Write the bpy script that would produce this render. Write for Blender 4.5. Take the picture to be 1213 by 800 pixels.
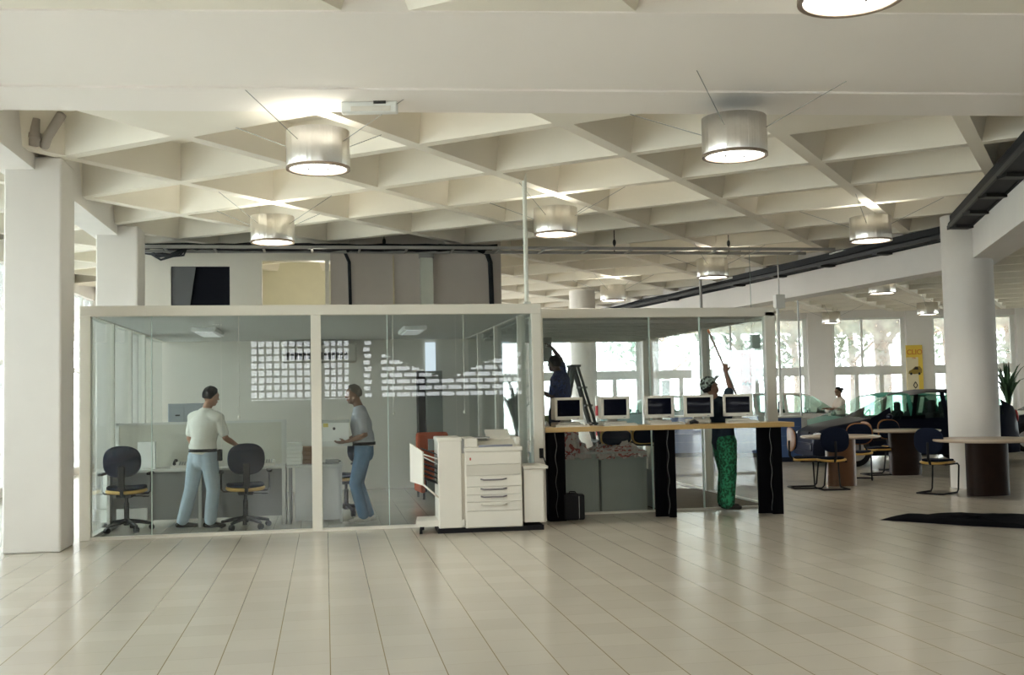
import bpy, bmesh, math, random
from mathutils import Vector, Matrix, Euler
random.seed(7)
PI = math.pi
SC = bpy.context.scene
for o in list(bpy.data.objects): bpy.data.objects.remove(o)
COL = SC.collection

# ------------------------------------------------------------------ camera
CAMH = 1.55
FPX = 1269.4
FW = Vector((0.17205291, 0.98360523, 0.05402366)); RT = Vector((0.98503206, -0.17120134, -0.02004866)); UP = Vector((0.01047104, -0.05666447, 0.99833837))
cam = bpy.data.cameras.new('camera'); camo = bpy.data.objects.new('camera', cam); COL.objects.link(camo)
cam.sensor_width = 36; cam.lens = FPX / 1213 * 36; cam.clip_end = 300
M = Matrix(((RT.x, UP.x, -FW.x), (RT.y, UP.y, -FW.y), (RT.z, UP.z, -FW.z))).to_4x4()
M.translation = (0, 0, CAMH); camo.matrix_world = M
SC.camera = camo
FH = Vector((0.17230454, 0.98504373, 0)); RH = Vector((0.98504373, -0.17230454, 0))

# ------------------------------------------------------------------ world, exposure
w = bpy.data.worlds.new('sky'); SC.world = w; w.use_nodes = True
nt = w.node_tree; bg = nt.nodes['Background']
bg.inputs[0].default_value = (0.95, 0.98, 1.0, 1); bg.inputs[1].default_value = 8.0
SC.view_settings.view_transform = 'Standard'; SC.view_settings.look = 'None'
SC.view_settings.gamma = 1; SC.view_settings.use_curve_mapping = False
SC.view_settings.exposure = 0.73
cy = SC.cycles
cy.use_denoising = True; cy.max_bounces = 10; cy.diffuse_bounces = 5; cy.glossy_bounces = 4
cy.transmission_bounces = 6; cy.transparent_max_bounces = 24; cy.sample_clamp_indirect = 6; cy.caustics_reflective = False; cy.caustics_refractive = False
sun = bpy.data.lights.new('sun', 'SUN'); sun.energy = 9.0; sun.angle = 0.02; sun.color = (1, .95, .87)
suno = bpy.data.objects.new('sun', sun); COL.objects.link(suno); suno.rotation_euler = (math.radians(-48), 0, math.radians(-25))

def skylight(name, loc, size, aim, power, col=(.9, .96, 1)):
    """daylight coming in through one of the window walls"""
    l = bpy.data.lights.new(name, 'AREA'); l.shape = 'RECTANGLE'; l.size, l.size_y = size; l.energy = power; l.color = col
    o = bpy.data.objects.new(name, l); COL.objects.link(o); o.location = loc
    o.rotation_euler = Vector(aim).to_track_quat('-Z', 'Y').to_euler(); l.cycles.is_portal = True
    return o
DAY = 1.0
# ------------------------------------------------------------------ materials
MATS = {}
def mat(name, col, rough=.6, metal=0, noise=.05, scale=6, bump=0, spec=.5, emit=0, coat=0, aniso=0):
    if name in MATS: return MATS[name]
    if max(col) < .07 and spec == .5: spec = .15
    m = bpy.data.materials.new(name); m.use_nodes = True; n = m.node_tree.nodes; l = m.node_tree.links
    b = n['Principled BSDF']; b.inputs['Roughness'].default_value = rough; b.inputs['Metallic'].default_value = metal
    b.inputs['Specular IOR Level'].default_value = spec; b.inputs['Coat Weight'].default_value = coat; b.inputs['Anisotropic'].default_value = aniso
    tc = n.new('ShaderNodeTexCoord'); no = n.new('ShaderNodeTexNoise'); no.inputs['Scale'].default_value = scale; no.inputs['Detail'].default_value = 4
    l.new(tc.outputs['Object'], no.inputs['Vector'])
    mx = n.new('ShaderNodeMix'); mx.data_type = 'RGBA'
    mx.inputs[6].default_value = tuple(max(0, c * (1 - noise)) for c in col) + (1,); mx.inputs[7].default_value = tuple(min(1, c * (1 + noise)) for c in col) + (1,)
    if noise > .5:      # printed cloth: hard-edged pattern
        mr = n.new('ShaderNodeMapRange'); mr.inputs[1].default_value = .44; mr.inputs[2].default_value = .58; l.new(no.outputs[0], mr.inputs[0]); l.new(mr.outputs[0], mx.inputs[0])
    else: l.new(no.outputs[0], mx.inputs[0])
    l.new(mx.outputs[2], b.inputs['Base Color'])
    if emit:
        b.inputs['Emission Color'].default_value = tuple(col) + (1,); b.inputs['Emission Strength'].default_value = emit
    if bump:
        bm_ = n.new('ShaderNodeBump'); bm_.inputs['Strength'].default_value = bump; bm_.inputs['Distance'].default_value = .01
        l.new(no.outputs[0], bm_.inputs['Height']); l.new(bm_.outputs[0], b.inputs['Normal'])
    MATS[name] = m; return m

def brush(m):
    """vertical grain of rolled sheet: bends the normal from side to side only"""
    n = m.node_tree.nodes; l = m.node_tree.links; tc = n.new('ShaderNodeTexCoord'); mp = n.new('ShaderNodeMapping'); mp.inputs['Scale'].default_value = (14, 14, .05)
    no = n.new('ShaderNodeTexNoise'); no.inputs['Scale'].default_value = 1; no.inputs['Detail'].default_value = 3; bu = n.new('ShaderNodeBump'); bu.inputs['Strength'].default_value = .9; bu.inputs['Distance'].default_value = .02
    l.new(tc.outputs['Object'], mp.inputs[0]); l.new(mp.outputs[0], no.inputs['Vector']); l.new(no.outputs[0], bu.inputs['Height']); l.new(bu.outputs[0], n['Principled BSDF'].inputs['Normal'])
def glassmat(name, tint=(.93, .97, .955), refl=1.0, haze=.02, hazecol=(.8, .85, .83), transl=False):
    m = bpy.data.materials.new(name); m.use_nodes = True; n = m.node_tree.nodes; l = m.node_tree.links; n.clear()
    out = n.new('ShaderNodeOutputMaterial'); tr = n.new('ShaderNodeBsdfTransparent'); tr.inputs[0].default_value = tint + (1,)
    gl = n.new('ShaderNodeBsdfGlossy'); gl.inputs['Roughness'].default_value = 0.0; gl.inputs['Color'].default_value = (1, 1, 1, 1)
    fr = n.new('ShaderNodeFresnel'); fr.inputs[0].default_value = 1.5
    ml = n.new('ShaderNodeMath'); ml.operation = 'MULTIPLY'; ml.inputs[1].default_value = refl; ml.use_clamp = True
    l.new(fr.outputs[0], ml.inputs[0])
    d = n.new('ShaderNodeBsdfTranslucent' if transl else 'ShaderNodeBsdfDiffuse'); d.inputs[0].default_value = hazecol + (1,)
    no = n.new('ShaderNodeTexNoise'); no.inputs['Scale'].default_value = 2.5; tc = n.new('ShaderNodeTexCoord'); l.new(tc.outputs['Object'], no.inputs['Vector'])
    hz = n.new('ShaderNodeMath'); hz.operation = 'MULTIPLY'; hz.inputs[1].default_value = haze * 2; l.new(no.outputs[0], hz.inputs[0])
    m1 = n.new('ShaderNodeMixShader'); l.new(hz.outputs[0], m1.inputs[0]); l.new(tr.outputs[0], m1.inputs[1]); l.new(d.outputs[0], m1.inputs[2])
    m2 = n.new('ShaderNodeMixShader'); l.new(ml.outputs[0], m2.inputs[0]); l.new(m1.outputs[0], m2.inputs[1]); l.new(gl.outputs[0], m2.inputs[2])
    l.new(m2.outputs[0], out.inputs[0]); MATS[name] = m; return m

WHITE = mat('white_plaster', (.77, .74, .705), .85, noise=.04, scale=3, bump=.05)
BAND = mat('beam_paint', (.90, .855, .81), .85, noise=.02, scale=1)
CEIL = mat('ceiling_paint', (.84, .795, .70), .85, noise=.03, scale=2)
PINK = mat('warm_grey_wall', (.58, .53, .49), .9, noise=.04, scale=4)
FRAME = mat('cream_frame', (.78, .75, .67), .45, noise=.02)
GLASS = glassmat('clear_glass', (.935, .955, .953), .42, .008)
SGLASS = glassmat('side_glass', (.935, .955, .953), .1, .004)
WGLASS = glassmat('window_glass', (.95, .98, .97), 1.0, .33, (.9, .95, .93), True)  # milky translucent share imitates a glare veil over the bright outdoors
ALU = mat('brushed_aluminium', (.86, .84, .80), .30, 1, .05, 40)
brush(ALU)
DMETAL = mat('dark_metal', (.05, .05, .05), .5, .6)
GREYM = mat('grey_metal', (.35, .35, .34), .45, .5)
BLACKP = mat('black_plastic', (.012, .012, .014), .5)
CABLE = mat('black_cable', (.015, .017, .02), .6)
NAVY = mat('navy_fabric', (.007, .011, .026), .95, noise=.2, scale=60)
YWOOD = mat('yellow_plywood', (.58, .36, .09), .45, noise=.12, scale=9)
BEIGE = mat('beige_plastic', (.72, .69, .62), .5, noise=.03)
BEIGE2 = mat('darker_beige_plastic', (.60, .57, .50), .5, noise=.03)
SCREEN = mat('dark_screen', (.004, .005, .012), .12, noise=.1, spec=.12)
LAMPW = mat('lamp_diffuser', (1, .96, .86), .5, emit=4.5)

# ------------------------------------------------------------------ mesh helpers
class MB:
    def __init__(s): s.v = []; s.f = []; s.sm = []
    def add(s, vs, fs, smooth=False, m=None):
        b = len(s.v); s.v += [tuple(m @ Vector(v)) if m else tuple(v) for v in vs]
        s.f += [[i + b for i in f] for f in fs]; s.sm += [smooth] * len(fs); return s
    def box(s, a, b, m=None, bev=0):
        x0, y0, z0 = (min(a[i], b[i]) for i in range(3)); x1, y1, z1 = (max(a[i], b[i]) for i in range(3))
        if bev > 0:
            bm = bmesh.new(); bmesh.ops.create_cube(bm, size=1)
            for v in bm.verts: v.co = Vector(((x0 + x1) / 2 + v.co.x * (x1 - x0), (y0 + y1) / 2 + v.co.y * (y1 - y0), (z0 + z1) / 2 + v.co.z * (z1 - z0)))
            bev = min(bev, (x1 - x0) * .45, (y1 - y0) * .45, (z1 - z0) * .45)
            bmesh.ops.bevel(bm, geom=bm.edges[:], offset=bev, segments=2, affect='EDGES', profile=.5)
            bm.verts.index_update(); vs = [tuple(v.co) for v in bm.verts]; fs = [[v.index for v in f.verts] for f in bm.faces]; bm.free()
            return s.add(vs, fs, False, m)
        v = [(x0, y0, z0), (x1, y0, z0), (x1, y1, z0), (x0, y1, z0), (x0, y0, z1), (x1, y0, z1), (x1, y1, z1), (x0, y1, z1)]
        return s.add(v, [(0, 3, 2, 1), (4, 5, 6, 7), (0, 1, 5, 4), (1, 2, 6, 5), (2, 3, 7, 6), (3, 0, 4, 7)], False, m)
    def prism(s, poly, z0, z1, m=None, smooth=False):
        n = len(poly); v = [(p[0], p[1], z0) for p in poly] + [(p[0], p[1], z1) for p in poly]
        f = [list(range(n))[::-1], list(range(n, 2 * n))]; s.add(v, f, False, m)
        b = [(p[0], p[1], z0) for p in poly] + [(p[0], p[1], z1) for p in poly]
        return s.add(b, [(i, (i + 1) % n, n + (i + 1) % n, n + i) for i in range(n)], smooth, m)
    def lathe(s, prof, n=24, m=None, smooth=True, caps=True):
        v = []; f = []
        for r, z in prof:
            for k in range(n): a = 2 * PI * k / n; v.append((r * math.cos(a), r * math.sin(a), z))
        for i in range(len(prof) - 1):
            for k in range(n): f.append((i * n + k, i * n + (k + 1) % n, (i + 1) * n + (k + 1) % n, (i + 1) * n + k))
        s.add(v, f, smooth, m)
        if caps:
            for idx in (0, len(prof) - 1):
                if prof[idx][0] > 1e-5:
                    vv = v[idx * n:(idx + 1) * n]; s.add(vv, [list(range(n)) if idx else list(range(n))[::-1]], False, m)
        return s
    def cyl(s, p0, p1, r, n=12, r1=None):
        p0 = Vector(p0); p1 = Vector(p1); d = p1 - p0
        q = d.to_track_quat('Z', 'Y').to_matrix().to_4x4(); q.translation = p0
        return s.lathe([(r, 0), (r if r1 is None else r1, d.length)], n, q)
    def tube(s, pts, r, n=8, closed=False):
        pts = [Vector(p) for p in pts]; v = []; f = []; N = len(pts)
        up = Vector((0, 0, 1)); prev = None
        for i, p in enumerate(pts):
            t = (pts[min(i + 1, N - 1)] - pts[max(i - 1, 0)]).normalized()
            if prev is None:
                side = t.cross(up)
                if side.length < .1: side = t.cross(Vector((0, 1, 0)))
            else: side = prev - t * prev.dot(t)
            side.normalize(); prev = side; o = t.cross(side)
            rr = r[i] if isinstance(r, (list, tuple)) else r
            for k in range(n): a = 2 * PI * k / n; v.append(p + (side * math.cos(a) + o * math.sin(a)) * rr)
        for i in range(N - 1):
            for k in range(n): f.append((i * n + k, i * n + (k + 1) % n, (i + 1) * n + (k + 1) % n, (i + 1) * n + k))
        f.append(list(range(n))[::-1]); f.append(list(range((N - 1) * n, N * n)))
        return s.add(v, f, True)
    def ell(s, c, r, m=None, nu=16, nv=10):
        v = [(0, 0, -1)]; f = []
        for i in range(1, nv):
            a = -PI / 2 + PI * i / nv
            for k in range(nu): b = 2 * PI * k / nu; v.append((math.cos(a) * math.cos(b), math.cos(a) * math.sin(b), math.sin(a)))
        v.append((0, 0, 1)); L = len(v) - 1
        for k in range(nu): f.append((0, 1 + (k + 1) % nu, 1 + k)); f.append((L, L - nu + k, L - nu + (k + 1) % nu))
        for i in range(nv - 2):
            for k in range(nu): f.append((1 + i * nu + k, 1 + i * nu + (k + 1) % nu, 1 + (i + 1) * nu + (k + 1) % nu, 1 + (i + 1) * nu + k))
        mm = Matrix.Translation(c) @ (m if m else Matrix.Identity(4)) @ Matrix.Diagonal((r[0], r[1], r[2], 1))
        return s.add(v, f, True, mm)
    def loft(s, st, side, n=14):
        """st: list of (centre, half-width along side, half-depth)"""
        side = Vector(side).normalized(); P = [Vector(a[0]) for a in st]; rings = []
        N = len(P)
        ext = []
        t0 = (P[1] - P[0]).normalized(); t1 = (P[-1] - P[-2]).normalized()
        r0 = min(st[0][1:]); r1 = min(st[-1][1:])
        ext.append((P[0] - t0 * r0 * .8, st[0][1] * .45, st[0][2] * .45)); ext.append((P[0] - t0 * r0 * .5, st[0][1] * .85, st[0][2] * .85))
        ext += [(P[i], st[i][1], st[i][2]) for i in range(N)]
        ext.append((P[-1] + t1 * r1 * .5, st[-1][1] * .85, st[-1][2] * .85)); ext.append((P[-1] + t1 * r1 * .8, st[-1][1] * .45, st[-1][2] * .45))
        Q = [e[0] for e in ext]; v = []; f = []; L = len(Q)
        for i in range(L):
            t = (Q[min(i + 1, L - 1)] - Q[max(i - 1, 0)]).normalized()
            sd = side - t * side.dot(t)
            if sd.length < .2: sd = Vector((0, 1, 0)) - t * t.y
            if sd.length < .2: sd = Vector((0, 0, 1)) - t * t.z
            sd.normalize(); fr = t.cross(sd)
            for k in range(n): a = 2 * PI * k / n; v.append(Q[i] + sd * math.cos(a) * ext[i][1] + fr * math.sin(a) * ext[i][2])
        for i in range(L - 1):
            for k in range(n): f.append((i * n + k, i * n + (k + 1) % n, (i + 1) * n + (k + 1) % n, (i + 1) * n + k))
        f.append(list(range(n))[::-1]); f.append(list(range((L - 1) * n, L * n)))
        return s.add(v, f, True)
    def mesh(s, name):
        me = bpy.data.meshes.new(name); me.from_pydata([tuple(x) for x in s.v], [], s.f); me.update()
        me.polygons.foreach_set('use_smooth', s.sm); return me

def obj(name, mb, material, parent=None, **props):
    me = mb.mesh(name) if isinstance(mb, MB) else mb
    if material and not me.materials: me.materials.append(material)
    o = bpy.data.objects.new(name, me); COL.objects.link(o)
    if parent: o.parent = parent
    for k, v in props.items(): o[k] = v
    return o
def islands(mb):
    key = {}; par = {}
    def find(a):
        while par[a] != a: par[a] = par[par[a]]; a = par[a]
        return a
    vid = []
    for v in mb.v: k = (round(v[0], 4), round(v[1], 4), round(v[2], 4)); vid.append(key.setdefault(k, len(key)))
    for i in range(len(key)): par[i] = i
    for f in mb.f:
        for a in f[1:]: par[find(vid[a])] = find(vid[f[0]])
    grp = {}
    for fi, f in enumerate(mb.f): grp.setdefault(find(vid[f[0]]), []).append(fi)
    return list(grp.values())
def objs(name, mb, material, parent=None, **props):
    """one object for every separate piece of mb"""
    out = []
    for fs in islands(mb):
        m2 = MB(); mp = {}
        for fi in fs:
            f = []
            for a in mb.f[fi]:
                if a not in mp: mp[a] = len(m2.v); m2.v.append(mb.v[a])
                f.append(mp[a])
            m2.f.append(f); m2.sm.append(mb.sm[fi])
        out.append(obj(name, m2, material, parent, **props))
    return out
def recalc(o):
    bm = bmesh.new(); bm.from_mesh(o.data); bmesh.ops.recalc_face_normals(bm, faces=bm.faces); bm.to_mesh(o.data); bm.free(); return o
def thing(name, label, cat, loc=(0, 0, 0), rz=0, group=None):
    o = bpy.data.objects.new(name, None); COL.objects.link(o); o.location = loc; o.rotation_euler = (0, 0, rz); o.empty_display_size = .1
    o['label'] = label; o['category'] = cat
    if group: o['group'] = group
    return o
def tag(o, label, cat, group=None, kind=None):
    o['label'] = label; o['category'] = cat
    if group: o['group'] = group
    if kind: o['kind'] = kind
    return o
def struct(name, mb, m): return obj(name, mb, m, None, kind='structure')
def kids(o): return [c for c in bpy.data.objects if c.parent == o]
def copy_tree(o, loc=None, rz=None, label=None, parent=None):
    c = o.copy(); COL.objects.link(c)
    if parent: c.parent = parent
    if loc is not None: c.location = loc
    if rz is not None: c.rotation_euler = (0, 0, rz)
    if label: c['label'] = label
    for k in kids(o): copy_tree(k, parent=c)
    return c
def at(px, py, z=0):
    d = FW * FPX + RT * (px - 606.5) - UP * (py - 400); t = (z - CAMH) / d.z
    return Vector((0, 0, CAMH)) + d * t
def atD(px, D, z=0):
    """point over the floor, D metres ahead along the camera's heading, in the column px"""
    py = 468.5
    for _ in range(3):
        d = FW * FPX + RT * (px - 606.5) - UP * (py - 400); d *= D / d.dot(FH); dz = CAMH + d.z - z; py += dz / D * FPX
    return Vector((d.x, d.y, z))
HEAD = math.atan2(-FH.x, FH.y)   # heading of the camera as a z rotation

# ------------------------------------------------------------------ floor
def floor_mat():
    m = bpy.data.materials.new('floor_tiles'); m.use_nodes = True; n = m.node_tree.nodes; l = m.node_tree.links; b = n['Principled BSDF']
    tc = n.new('ShaderNodeTexCoord'); mp = n.new('ShaderNodeMapping'); mp.inputs['Rotation'].default_value = (0, 0, PI / 2); mp.inputs['Location'].default_value = (0, -.012, 0)
    l.new(tc.outputs['Object'], mp.inputs[0])
    def brick(mortar, bw):
        t = n.new('ShaderNodeTexBrick'); t.offset = .37; t.offset_frequency = 2; t.inputs['Scale'].default_value = 1
        t.inputs['Mortar Size'].default_value = mortar; t.inputs['Mortar Smooth'].default_value = .3; t.inputs['Brick Width'].default_value = bw; t.inputs['Row Height'].default_value = .324
        t.inputs['Bias'].default_value = 0
        l.new(mp.outputs[0], t.inputs['Vector']); return t
    t1 = brick(.0035, 60.0); t2 = brick(.002, .324)
    t2.inputs['Color1'].default_value = (.50, .455, .39, 1); t2.inputs['Color2'].default_value = (.54, .49, .42, 1); t2.inputs['Mortar'].default_value = (.40, .36, .29, 1)
    no = n.new('ShaderNodeTexNoise'); no.inputs['Scale'].default_value = 1.3; no.inputs['Detail'].default_value = 5; l.new(tc.outputs['Object'], no.inputs['Vector'])
    m1 = n.new('ShaderNodeMix'); m1.data_type = 'RGBA'; m1.blend_type = 'MULTIPLY'; m1.inputs[0].default_value = 1
    cr = n.new('ShaderNodeMapRange'); cr.inputs[1].default_value = .2; cr.inputs[2].default_value = .8; cr.inputs[3].default_value = .92; cr.inputs[4].default_value = 1.0
    l.new(no.outputs[0], cr.inputs[0]); l.new(t2.outputs['Color'], m1.inputs[6]); l.new(cr.outputs[0], m1.inputs[7])
    m2 = n.new('ShaderNodeMix'); m2.data_type = 'RGBA'; m2.inputs[7].default_value = (.24, .18, .10, 1)
    l.new(t1.outputs['Fac'], m2.inputs[0]); l.new(m1.outputs[2], m2.inputs[6]); l.new(m2.outputs[2], b.inputs['Base Color'])
    b.inputs['Roughness'].default_value = .21; b.inputs['Specular IOR Level'].default_value = .65
    return m
struct('floor', MB().box((-5.6, -9.2, -.15), (34, 48, 0)), floor_mat())

# ------------------------------------------------------------------ waffle ceiling
CZ = 4.2
X0, Y0 = -1.3815, 10.98
TH = -0.6731
AV = Vector((math.cos(TH), math.sin(TH))) * 1.712; BV = Vector((-math.sin(TH), math.cos(TH))) * 1.640
def node(i, j): p = Vector((X0, Y0)) + AV * i + BV * j; return p
def band_y(x): return (7.28 - .105 * x, 9.8 - .075 * x)
def make_ceiling():
    mb = MB(); dz = .42; hw = .075; sl = .10
    for i in range(-34, 40):
        for j in range(-34, 46):
            c = node(i + .5, j + .5)
            if not (-5.2 < c.x < 33.5 and -8.7 < c.y < 47): continue
            q = [node(i, j), node(i + 1, j), node(i + 1, j + 1), node(i, j + 1)]
            y0, y1 = band_y(c.x)
            if y0 - .9 < c.y < y1 + .75 - .9 + .15 and c.y > y0 - .2 or (y0 - .3 < c.y < y1 - .5):
                mb.add([(p.x, p.y, CZ) for p in q], [(3, 2, 1, 0)]); continue
            fa = hw / 1.7; fb = (hw + sl) / 1.7
            inn = [node(i + fa, j + fa), node(i + 1 - fa, j + fa), node(i + 1 - fa, j + 1 - fa), node(i + fa, j + 1 - fa)]
            top = [node(i + fb, j + fb), node(i + 1 - fb, j + fb), node(i + 1 - fb, j + 1 - fb), node(i + fb, j + 1 - fb)]
            v = [(p.x, p.y, CZ) for p in q] + [(p.x, p.y, CZ) for p in inn] + [(p.x, p.y, CZ + dz) for p in top]
            f = []
            for k in range(4):
                k2 = (k + 1) % 4; f.append((k2, k, 4 + k, 4 + k2)); f.append((4 + k2, 4 + k, 8 + k, 8 + k2))
            f.append((11, 10, 9, 8)); mb.add(v, f)
    mb.box((-5.6, -9.2, CZ + dz + .02), (34, 48, CZ + dz + .3))
    return mb
struct('ceiling', make_ceiling(), CEIL)
def strip_poly(x0, x1, fa, fb): return [(x0, fa(x0)), (x1, fa(x1)), (x1, fb(x1)), (x0, fb(x0))]
mb = MB(); mb.prism(strip_poly(-5.5, 20, lambda x: band_y(x)[0], lambda x: band_y(x)[1] - .7), CZ - .012, CZ + .4)
mb.prism(strip_poly(-5.5, 20, lambda x: band_y(x)[1] - .72, lambda x: band_y(x)[1]), CZ - .03, CZ + .4)
struct('ceiling_beam', mb, BAND)

# girders, columns
mb = MB(); mb.box((-3.42, -9, 4.06), (-3.03, 18.6, 4.62)); struct('girder_left', mb, WHITE)
GP = [Vector((5.2, 5.0)), Vector((8.0, 11.0)), Vector((10.25, 15.9)), Vector((9.5, 23.2)), Vector((8.0, 37.5))]
def side_off(P, off):
    out = []
    for i, p in enumerate(P):
        a = (P[min(i + 1, len(P) - 1)] - P[max(i - 1, 0)]).normalized(); out.append(p + Vector((a.y, -a.x)) * off)
    return out
L_ = side_off(GP, 0); R_ = side_off(GP, .5)
mb = MB()
for i in range(len(GP) - 1):
    mb.prism([(L_[i].x, L_[i].y), (R_[i].x, R_[i].y), (R_[i + 1].x, R_[i + 1].y), (L_[i + 1].x, L_[i + 1].y)], 3.5, 4.62)
struct('girder_right', mb, WHITE)
mb = MB(); mb.box((-3.34, 12.02, 0), (-2.76, 12.64, 4.2), bev=.02); struct('column_left', mb, WHITE)
mb = MB(); mb.box((-3.34, 16.65, 0), (-2.74, 17.3, 4.2), bev=.02); struct('column_left', mb, WHITE)
cc = atD(1157, 16.6)
mb = MB(); mb.lathe([(.37, 0), (.37, 4.2)], 40, Matrix.Translation((cc.x, cc.y, 0))); struct('column_right', mb, WHITE)
c2 = atD(694, 27.5)
mb = MB(); mb.lathe([(.33, 0), (.33, 4.2)], 32, Matrix.Translation((c2.x, c2.y, 0))); struct('column_showroom', mb, WHITE)

# back wall of the core, with the mezzanine opening
def xat(px, Y):
    a = math.atan((px - 606.5) / FPX); return Y * math.tan(a + math.atan2(FH.x, FH.y))
BY = 18.6
xe = xat(595, BY); xa = xat(202, BY); xb = xat(272, BY); xc = xat(308, BY); xd = xat(392, BY)
mb = MB()
mb.box((-3.0, BY, 0), (xe, BY + .2, 2.72))
mb.box((-3.0, BY, 2.72), (xa, BY + .2, 3.98)); mb.box((xb, BY, 2.72), (xc, BY + .2, 3.98)); mb.box((xa, BY, 3.83), (xb, BY + .2, 3.98))
mb.box((-3.0, BY, 3.98), (xd, BY + .2, 4.62)); struct('wall_back', mb, FRAME)
mb = MB(); mb.box((xd, BY - .004, 2.72), (xe, BY + .2, 4.62)); struct('wall_back_upper', mb, PINK)
mb = MB(); mb.box((xb - .1, 22.4, 2.5), (xe + .5, 22.55, 4.62)); mb.box((xb - .1, BY + .2, 2.5), (xb + .0, 22.4, 4.62)); mb.box((xa - .3, 20.6, 2.5), (xb - .1, 20.7, 4.62))
struct('wall_mezzanine', mb, mat('cream_wall', (.72, .70, .55), .8))
mb = MB(); mb.box((-3.0, BY + .2, 2.45), (xe, 22.4, 2.55)); struct('floor_mezzanine', mb, WHITE)
mb = MB(); mb.box((xa, BY + .05, 2.72), (xb, BY + .1, 3.83)); o = struct('window_1', mb, mat('dark_opening', (.008, .009, .014), .9))  # black sheet imitates the unlit depth of the opening
mb = MB(); mb.add([(xa + .01, BY + .04, 2.73), (xa + .24, BY + .04, 2.73), (xa + .40, BY + .04, 3.82), (xa + .01, BY + .04, 3.82), (xa + .01, BY + .02, 2.73), (xa + .24, BY + .02, 2.73), (xa + .40, BY + .02, 3.82), (xa + .01, BY + .02, 3.82)], [(0, 1, 2, 3), (7, 6, 5, 4), (0, 4, 5, 1), (1, 5, 6, 2), (2, 6, 7, 3), (3, 7, 4, 0)])
tag(obj('board', mb, mat('slate_grey_board', (.12, .125, .13), .7)), 'grey slanted board standing in the dark opening above the office', 'board')
mb = MB(); mb.box((xd - .09, BY - .03, 2.72), (xd - .02, BY + .24, 3.95)); mb.box((xc, BY - .02, 3.93), (xd, BY + .22, 3.99)); mb.box((xc, BY - .02, 2.72), (xc + .03, BY + .22, 3.95)); struct('window_2', mb, FRAME)
pl = bpy.data.lights.new('mezzanine_lamp', 'POINT'); pl.energy = 16; pl.color = (1, .96, .80); pl.shadow_soft_size = .2
po = bpy.data.objects.new('mezzanine_lamp', pl); COL.objects.link(po); po.location = ((xc + xd) / 2 + .4, 20.6, 3.6)

# outer walls --------------------------------------------------------------
# window wall far on the right, perpendicular to the camera heading
FD = 37.0
def fw(s, dz, z): p = FH * (FD + dz) + RH * s; return (p.x, p.y, z)
def fbox(mb, s0, s1, d0, d1, z0, z1):
    v = [fw(s0, d0, z0), fw(s1, d0, z0), fw(s1, d1, z0), fw(s0, d1, z0), fw(s0, d0, z1), fw(s1, d0, z1), fw(s1, d1, z1), fw(s0, d1, z1)]
    mb.add(v, [(0, 3, 2, 1), (4, 5, 6, 7), (0, 1, 5, 4), (1, 2, 6, 5), (2, 3, 7, 6), (3, 0, 4, 7)])
FRW = mat('white_window_frame', (.82, .83, .80), .5)
piers = [(-8, -7.4), (-3.6, -3.0), (.4, .9), (4.4, 4.95), (9.4, 9.4), (10.2, 11.05), (13.6, 14.5), (17.4, 18.0), (21.5, 22.1)]
mb = MB(); fbox(mb, -9, 23, 0, .4, 4.0, 4.7); fbox(mb, -9, 23, 0, .4, 0, .12)
for a, b in piers:
    if b > a: fbox(mb, a, b, -.1, .5, 0, 4.3)
struct('wall_far', mb, WHITE)
k = 1
edges = [(-7.4, -3.6), (-3.0, .4), (.9, 4.4), (4.95, 10.2), (11.05, 13.6), (14.5, 17.4), (18.0, 21.5)]
for a, b in edges:
    mb = MB(); fbox(mb, a, b, .1, .25, 2.02, 2.32); fbox(mb, a, b, .1, .2, .0, .2); fbox(mb, a, b, .1, .2, 3.93, 4.02)
    n = max(3, round((b - a) / .85))
    for q in range(n + 1):
        s = a + (b - a) * q / n; fbox(mb, s - .07, s + .07, .1, .2, .2, 2.05)
    for q in range(1, 2): s = a + (b - a) * (.42 if b - a < 4 else .5); fbox(mb, s - .03, s + .03, .1, .2, 2.3, 4.0)
    for s in (a + .06, b - .06): fbox(mb, s - .06, s + .06, .08, .22, .0, 4.0)
    o = struct('window_%d' % (k + 2), mb, FRW)
    g = MB(); fbox(g, a, b, .14, .15, .1, 4.0); obj('pane', g, WGLASS, o); k += 1
# left window wall
mb = MB(); mb.box((-5.6, -9.2, 0), (-5.4, 30, .15)); mb.box((-5.6, -9.2, 4.0), (-5.4, 30, 4.7))
for y in (-9, -4.5, 0, 4.5, 9, 13.5, 18, 22.5, 27): mb.box((-5.65, y - .2, 0), (-5.35, y + .2, 4.3))
struct('wall_left', mb, WHITE)
ys = (-9, -4.5, 0, 4.5, 9, 13.5, 18, 22.5, 27)
for q in range(8):
    a, b = ys[q] + .2, ys[q + 1] - .2
    mb = MB(); mb.box((-5.55, a, 2.25), (-5.45, b, 2.35))
    for t in (0, .25, .5, .75, 1): yy = a + (b - a) * t; mb.box((-5.55, yy - .03, .15), (-5.45, yy + .03, 4.0))
    o = struct('window_%d' % (k + 2), mb, FRW); g = MB(); g.box((-5.505, a, .15), (-5.495, b, 4.0)); obj('pane', g, WGLASS, o); k += 1
mb = MB(); mb.box((-5.6, 30, 0), (-2.8, 30.2, .6)); mb.box((-5.6, 30, 3.9), (-2.8, 30.2, 4.6)); mb.box((-4.2, 30, 0), (-4.0, 30.2, 4.2)); struct('wall_left_end', mb, WHITE)
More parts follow.
